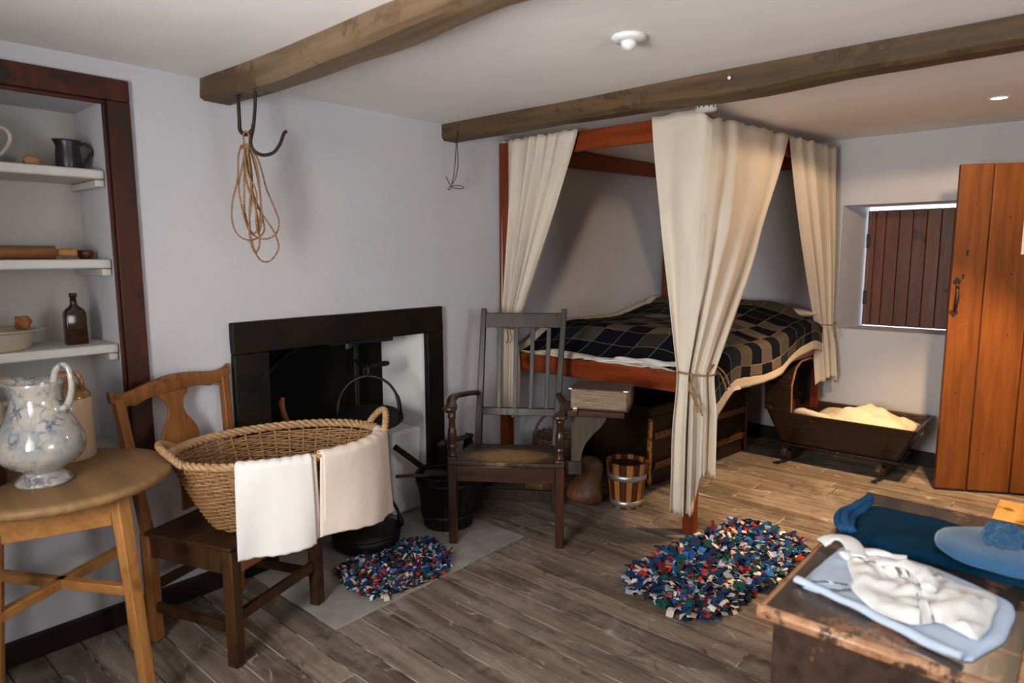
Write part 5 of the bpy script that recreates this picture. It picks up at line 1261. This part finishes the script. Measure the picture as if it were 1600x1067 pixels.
# ================================================================== rag rugs
RAGC = [(.008, .015, .04), (.010, .035, .11), (.015, .08, .26), (.03, .16, .46), (.006, .075, .075), (.008, .04, .04), (.38, .035, .02), (.13, .012, .02), (.66, .56, .46), (.78, .76, .74), (.25, .31, .35), (.025, .025, .028), (.09, .07, .055), (.60, .36, .18), (.38, .40, .62), (.42, .13, .15)]
for i, c_ in enumerate(RAGC): MT['rag%d' % i] = plain('rag cloth %d' % i, c_, .95, vary=.12, nscale=60, bstr=.1, spec=.15)
RAGW = [9, 9, 5, 3, 10, 9, 3, 4, 4, 6, 7, 8, 5, 1, 4, 2]
rr_ = random.Random(11)
def rag_shape(r, L, Wd, bend):
    """a cut strip of cloth standing in the pile: 3 segments, 12 triangles"""
    pts = []; z = 0; x = 0; a = r.uniform(.15, 1.25)
    for k in range(4):
        w_ = Wd*(1-.12*k*r.random()); tw_ = r.uniform(-.25, .25)
        pts.append((Vector((x, -w_/2, z-tw_*w_*.4)), Vector((x+tw_*w_*.5, w_/2, z+tw_*w_*.4))))
        x += L/3*math.cos(a); z += L/3*math.sin(a); a -= bend*r.uniform(.5, 1.5)
    return pts
def rag_mesh(name, pts, mat):
    mb = MB(); vs = [[mb.bm.verts.new(p) for p in pr_] for pr_ in pts]
    for a, b in zip(vs, vs[1:]): mb.bm.faces.new((a[0], a[1], b[1], b[0]))
    me = bpy.data.meshes.new(name); mb.bm.to_mesh(me); mb.bm.free(); me.materials.append(mat); return me
RAGM = [[rag_mesh('rag', rag_shape(rr_, rr_.uniform(.034, .056), rr_.uniform(.016, .032), rr_.uniform(.2, .8)), MT['rag%d' % ci]) for _ in range(4)] for ci in range(len(RAGC))]
def rag_rug(label, corners, n_single, n_mass, scale, round_, seed, palette=None):
    r = random.Random(seed)
    A, B, C_, D = [Vector((x, y, 0)) for x, y in corners]
    ctr = (A+B+C_+D)/4
    t = thing('rag_rug', label, 'rug', (ctr.x, ctr.y, .0015))
    def P(u, v, grow=1.0):
        # superellipse outline inside the quad
        uu, vv = 2*u-1, 2*v-1
        p = A.lerp(B, (uu*grow+1)/2).lerp(D.lerp(C_, (uu*grow+1)/2), (vv*grow+1)/2); return p
    mb = MB(); ring = []
    for i in range(72):
        a = 2*PI*i/72; c_, s_ = math.cos(a), math.sin(a); q_ = (abs(c_)**round_+abs(s_)**round_)**(-1/round_)
        p = P((c_*q_*.96+1)/2, (s_*q_*.96+1)/2)
        ring.append(p)
    mb.loft([[p+Vector((0, 0, .0016 if h == 0 else .009)) for p in ring] for h in (0, 1)])
    obj('backing', mb, 'rag11', t, True)
    pos = []
    while len(pos) < n_single+n_mass:
        u, v = r.random(), r.random()
        uu, vv = 2*u-1, 2*v-1
        if abs(uu)**round_+abs(vv)**round_ > 1: continue
        pos.append((u, v))
    pos = [(P(u, v), u, v) for u, v in pos]
    cam_d = lambda p: (p[0]-Vector((0, 0, 0))).length
    order = sorted(range(len(pos)), key=lambda i: cam_d(pos[i])*(1+.25*r.random()))
    single = set(order[:n_single])
    mass = bmesh.new()
    ci_w = palette or RAGW
    big = bpy.data.meshes.new('rag_pile'); verts = []; faces = []; mi = []
    for i, (p, u, v) in enumerate(pos):
        # neighbouring tufts share a colour here and there
        nz = mnoise.noise(Vector((u*5, v*7, seed)))
        ci = r.choices(range(len(RAGC)), ci_w)[0]
        if r.random() < .35: ci = int(abs(mnoise.noise(Vector((u*9, v*12, seed+3))))*2.2*len(RAGC)) % len(RAGC)
        me = RAGM[ci][r.randrange(4)]
        ez = Matrix.Rotation(r.uniform(0, 2*PI), 4, 'Z')
        k = scale*r.uniform(.75, 1.25)*(1.25 if r.random() < .08 else 1)
        mt_ = Matrix.Translation(Vector((p.x-ctr.x, p.y-ctr.y, .010+r.uniform(0, .012)*scale))) @ ez @ Matrix.Rotation(r.uniform(-.3, .3), 4, 'X') @ Matrix.Scale(k, 4)
        if i in single:
            o = bpy.data.objects.new('rag', me); COL.objects.link(o); o.parent = t; o.matrix_basis = mt_
        else:
            b0 = len(verts)
            verts += [tuple(mt_ @ v_.co) for v_ in me.vertices]
            for f in me.polygons: faces.append([b0+q_ for q_ in f.vertices]); mi.append(ci)
    big.from_pydata(verts, [], faces)
    for ci in range(len(RAGC)): big.materials.append(MT['rag%d' % ci])
    big.polygons.foreach_set('material_index', mi)
    o = bpy.data.objects.new('rag_pile', big); COL.objects.link(o); o.parent = t; o['kind'] = 'stuff'
    return t
rag_rug('long shaggy blue and red rag rug on the floorboards beside the chest', [(-1.485, 2.335), (-1.015, 2.240), (-.905, 3.23), (-1.325, 3.37)], 300, 2600, 1.0, 5, 5)
rag_rug('small oval rag rug on the hearth stone in front of the fireplace', [(-2.53, 1.60), (-2.13, 1.50), (-2.055, 1.965), (-2.45, 2.14)], 290, 2000, .62, 3, 9,
        palette=[5, 5, 4, 3, 5, 5, 7, 6, 6, 6, 5, 9, 8, 4, 3, 2])

# ================================================================== chest and the clothes on it
cs = thing('wooden_chest', 'worn dark painted wooden chest with clothes laid on its lid', 'chest', (-.29, 1.98, 0))
CX0, CX1, CY0, CY1 = -.538, -.040, 1.484, 2.478
obj('front_panel', MB().bb((CX0+.028, CY0+.025, .002), (CX1-.02, CY0+.045, .570)), 'chest', cs, True, bev=.004)
obj('back_panel', MB().bb((CX0+.028, CY1-.045, .002), (CX1-.02, CY1-.025, .570)), 'chest', cs, True, bev=.004)
obj('side_panel', MB().bb((CX0+.020, CY0+.045, .002), (CX0+.040, CY1-.045, .570)), 'chest', cs, True, bev=.004)
obj('side_panel', MB().bb((CX1-.035, CY0+.045, .002), (CX1-.018, CY1-.045, .570)), 'chest', cs, True, bev=.004)
obj('lid', MB().bb((CX0+.012, CY0+.012, .574), (CX1-.012, CY1-.012, .600)), 'chest_lid', cs, True, bev=.003)
mold = [(0, .570), (.016, .570), (.016, .5995), (.010, .602), (.002, .598), (-.004, .589), (-.002, .577)]
obj('lid_moulding', MB().prism(mold, CX0-.003, CX1+.003, lambda u, v, h: Vector((h, CY0-.002+u, v))), 'chest_edge', cs, True, bev=.003)
obj('lid_moulding', MB().prism(mold, CX0-.003, CX1+.003, lambda u, v, h: Vector((h, CY1+.002-u, v))), 'chest_lid', cs, True, bev=.003)
obj('lid_moulding', MB().prism(mold, CY0+.014, CY1-.014, lambda u, v, h: Vector((CX0-.002+u, h, v))), 'chest_edge', cs, True, bev=.003)
obj('lid_moulding', MB().prism(mold, CY0+.014, CY1-.014, lambda u, v, h: Vector((CX1+.002-u, h, v))), 'chest_edge', cs, True, bev=.003)
ZC = .6012
def blob(name, poly, z0, th, mat, seed, wr=.006, wsc=9, nr_=26, edge=7, parent=None, sm_poly=3, tilt=None, label=None, lin=0):
    """flat cloth article: outline poly, thickness th, soft rounded edge and wrinkles"""
    if lin:
        Q = [Vector((x, y, 0)) for x, y in poly]; P = []
        for a_, b_ in zip(Q, Q[1:]+Q[:1]):
            d_ = (b_-a_).length; e_ = min(.012, d_/3)
            P += [a_.lerp(b_, e_/d_)] + [a_.lerp(b_, t_/6) for t_ in range(1, 6)] + [a_.lerp(b_, 1-e_/d_)]
        P = [p_+mnoise.noise_vector(p_*14)*.006*Vector((1, 1, 0)).length for p_ in P]
        for p_ in P: p_.z = 0
    else: P = spline([(x, y, 0) for x, y in poly], sm_poly, True)
    n = len(P)
    c = sum(P, Vector())/n; rings = []
    for k in range(nr_+1):
        f = k/nr_
        ring = []
        for p in P:
            q_ = c.lerp(p, f)
            h = th*(1-f**edge)
            w_ = (mnoise.noise(Vector((q_.x*wsc, q_.y*wsc, seed))) + .6*abs(mnoise.noise(Vector((q_.x*wsc*1.8, q_.y*wsc*1.3, seed+5)))))*wr*(1-f**10)
            ring.append(Vector((q_.x, q_.y, z0+max(.0005, h+w_))))
        rings.append(ring)
    rings.append([Vector((p.x*.995+c.x*.005, p.y*.995+c.y*.005, z0+.0002)) for p in P])
    mb = MB().loft(rings)
    bmesh.ops.remove_doubles(mb.bm, verts=mb.bm.verts, dist=1e-5)
    return obj(name, mb, mat, parent, parent is not None, smooth=True, label=label)
br = thing('folded_breeches', 'folded dark teal wool breeches lying at the far side of the chest lid', 'breeches', (-.28, 2.15, ZC))
blob('cloth_body', [(-.500, 2.330), (-.30, 2.325), (-.10, 2.285), (-.045, 2.26), (-.045, 2.12), (-.05, 1.985), (-.18, 1.985), (-.33, 1.985), (-.49, 2.015), (-.51, 2.16)], ZC, .020, 'navy', 3, .007, 9, parent=br, lin=1, edge=14)
wbm = MB()
for k in range(3): wbm.tube(spline([(-.505+.002*k, 2.335, ZC+.016+.012*(k == 1)), (-.528+.014*k, 2.25, ZC+.014+.013*(k == 1)), (-.545+.018*k, 2.17, ZC+.014+.012*(k == 1)), (-.535+.018*k, 2.10, ZC+.014+.010*(k == 1)), (-.505+.012*k, 2.045, ZC+.014)], 6), .0125, 10)
obj('waistband', wbm.jitter(.004, 30), 'navy_band', br, True, smooth=True, label='lighter blue gathered waistband')
ta = thing('knitted_tam', 'blue knitted round cap with pompom lying on the dark breeches', 'hat', (-.128, 2.09, ZC+.022))
tcn = Vector((-.128, 2.075, ZC+.034))
tm_ = MB().lathe([(0, -.004), (.095, -.004), (.135, .004), (.150, .012), (.152, .018), (.145, .025), (.11, .036), (.06, .042), (0, .043)], tcn, 48).jitter(.006, 11)
obj('crown', tm_, 'tam', ta, True, smooth=True)
pm = MB().sphere(tcn+Vector((.0, -.028, .062)), .043, (1, 1, .85), 26)
for v_ in pm.bm.verts: v_.co += (v_.co-(tcn+Vector((.0, -.028, .062))))*random.uniform(-.12, .18)
bmesh.ops.subdivide_edges(pm.bm, edges=pm.bm.edges, cuts=1)
for v_ in pm.bm.verts: v_.co += mnoise.noise_vector(v_.co*150)*.004
obj('pompom', pm, 'pom', ta, True)
sht = thing('pale_blue_shirt', 'pale blue cotton garment folded flat on the near half of the chest lid', 'shirt', (-.28, 1.75, ZC))
blob('cloth_body', [(-.500, 1.640), (-.492, 1.80), (-.478, 1.952), (-.39, 1.972), (-.31, 1.975), (-.20, 1.94), (-.088, 1.885), (-.075, 1.78), (-.090, 1.66), (-.130, 1.535), (-.232, 1.560), (-.357, 1.610), (-.43, 1.625)], ZC, .014, 'shirt', 8, .006, 9, parent=sht, lin=1, edge=12)
obj('folded_hem', MB().tube(spline([(-.506, 1.645, ZC+.011), (-.42, 1.622, ZC+.012), (-.34, 1.598, ZC+.012), (-.24, 1.556, ZC+.012), (-.145, 1.532, ZC+.012)], 8), .0115, 12, flat=.8).jitter(.004, 16), 'shirt', sht, True, smooth=True)
def strap(u, v):
    P_ = spline([(-.525, 1.905, ZC+.012), (-.500, 1.925, ZC+.028), (-.465, 1.915, ZC+.038), (-.435, 1.880, ZC+.036), (-.415, 1.835, ZC+.030)], 5); n_ = len(P_)-1
    f_ = u*n_; k_ = min(int(f_), n_-1); p_ = P_[k_].lerp(P_[k_+1], f_-k_); t_ = (P_[k_+1]-P_[k_]).normalized(); sd_ = t_.cross(Vector((0, 0, 1))).normalized()
    return p_ + sd_*(v-.5)*.046 + Vector((0, 0, .004*math.sin(v*PI)))
obj('collar_strap', MB().grid(30, 6, strap), 'white_c', sht, True, smooth=True, solid=.006, label='white cotton band')
bn = thing('white_bonnet', 'crumpled white cotton bonnet lying on the pale blue garment', 'bonnet', (-.28, 1.74, ZC+.018))
blob('crumpled_cloth', [(-.440, 1.835), (-.400, 1.885), (-.345, 1.895), (-.27, 1.905), (-.215, 1.87), (-.13, 1.86), (-.108, 1.79), (-.112, 1.68), (-.125, 1.60), (-.20, 1.64), (-.235, 1.585), (-.31, 1.590), (-.375, 1.650), (-.405, 1.74)], ZC+.018, .012, 'white_c', 21, .026, 15, edge=6, parent=bn, lin=1)
for k_, fp_ in enumerate(([(-.445, 1.82, ZC+.026), (-.41, 1.87, ZC+.032), (-.36, 1.885, ZC+.034), (-.31, 1.89, ZC+.034)], [(-.36, 1.80, ZC+.042), (-.31, 1.82, ZC+.052), (-.26, 1.79, ZC+.052), (-.235, 1.74, ZC+.044)])):
    obj('frill', MB().tube(spline(fp_, 10), .016, 12, flat=.6).jitter(.010, 26), 'white_c', bn, True, smooth=True)
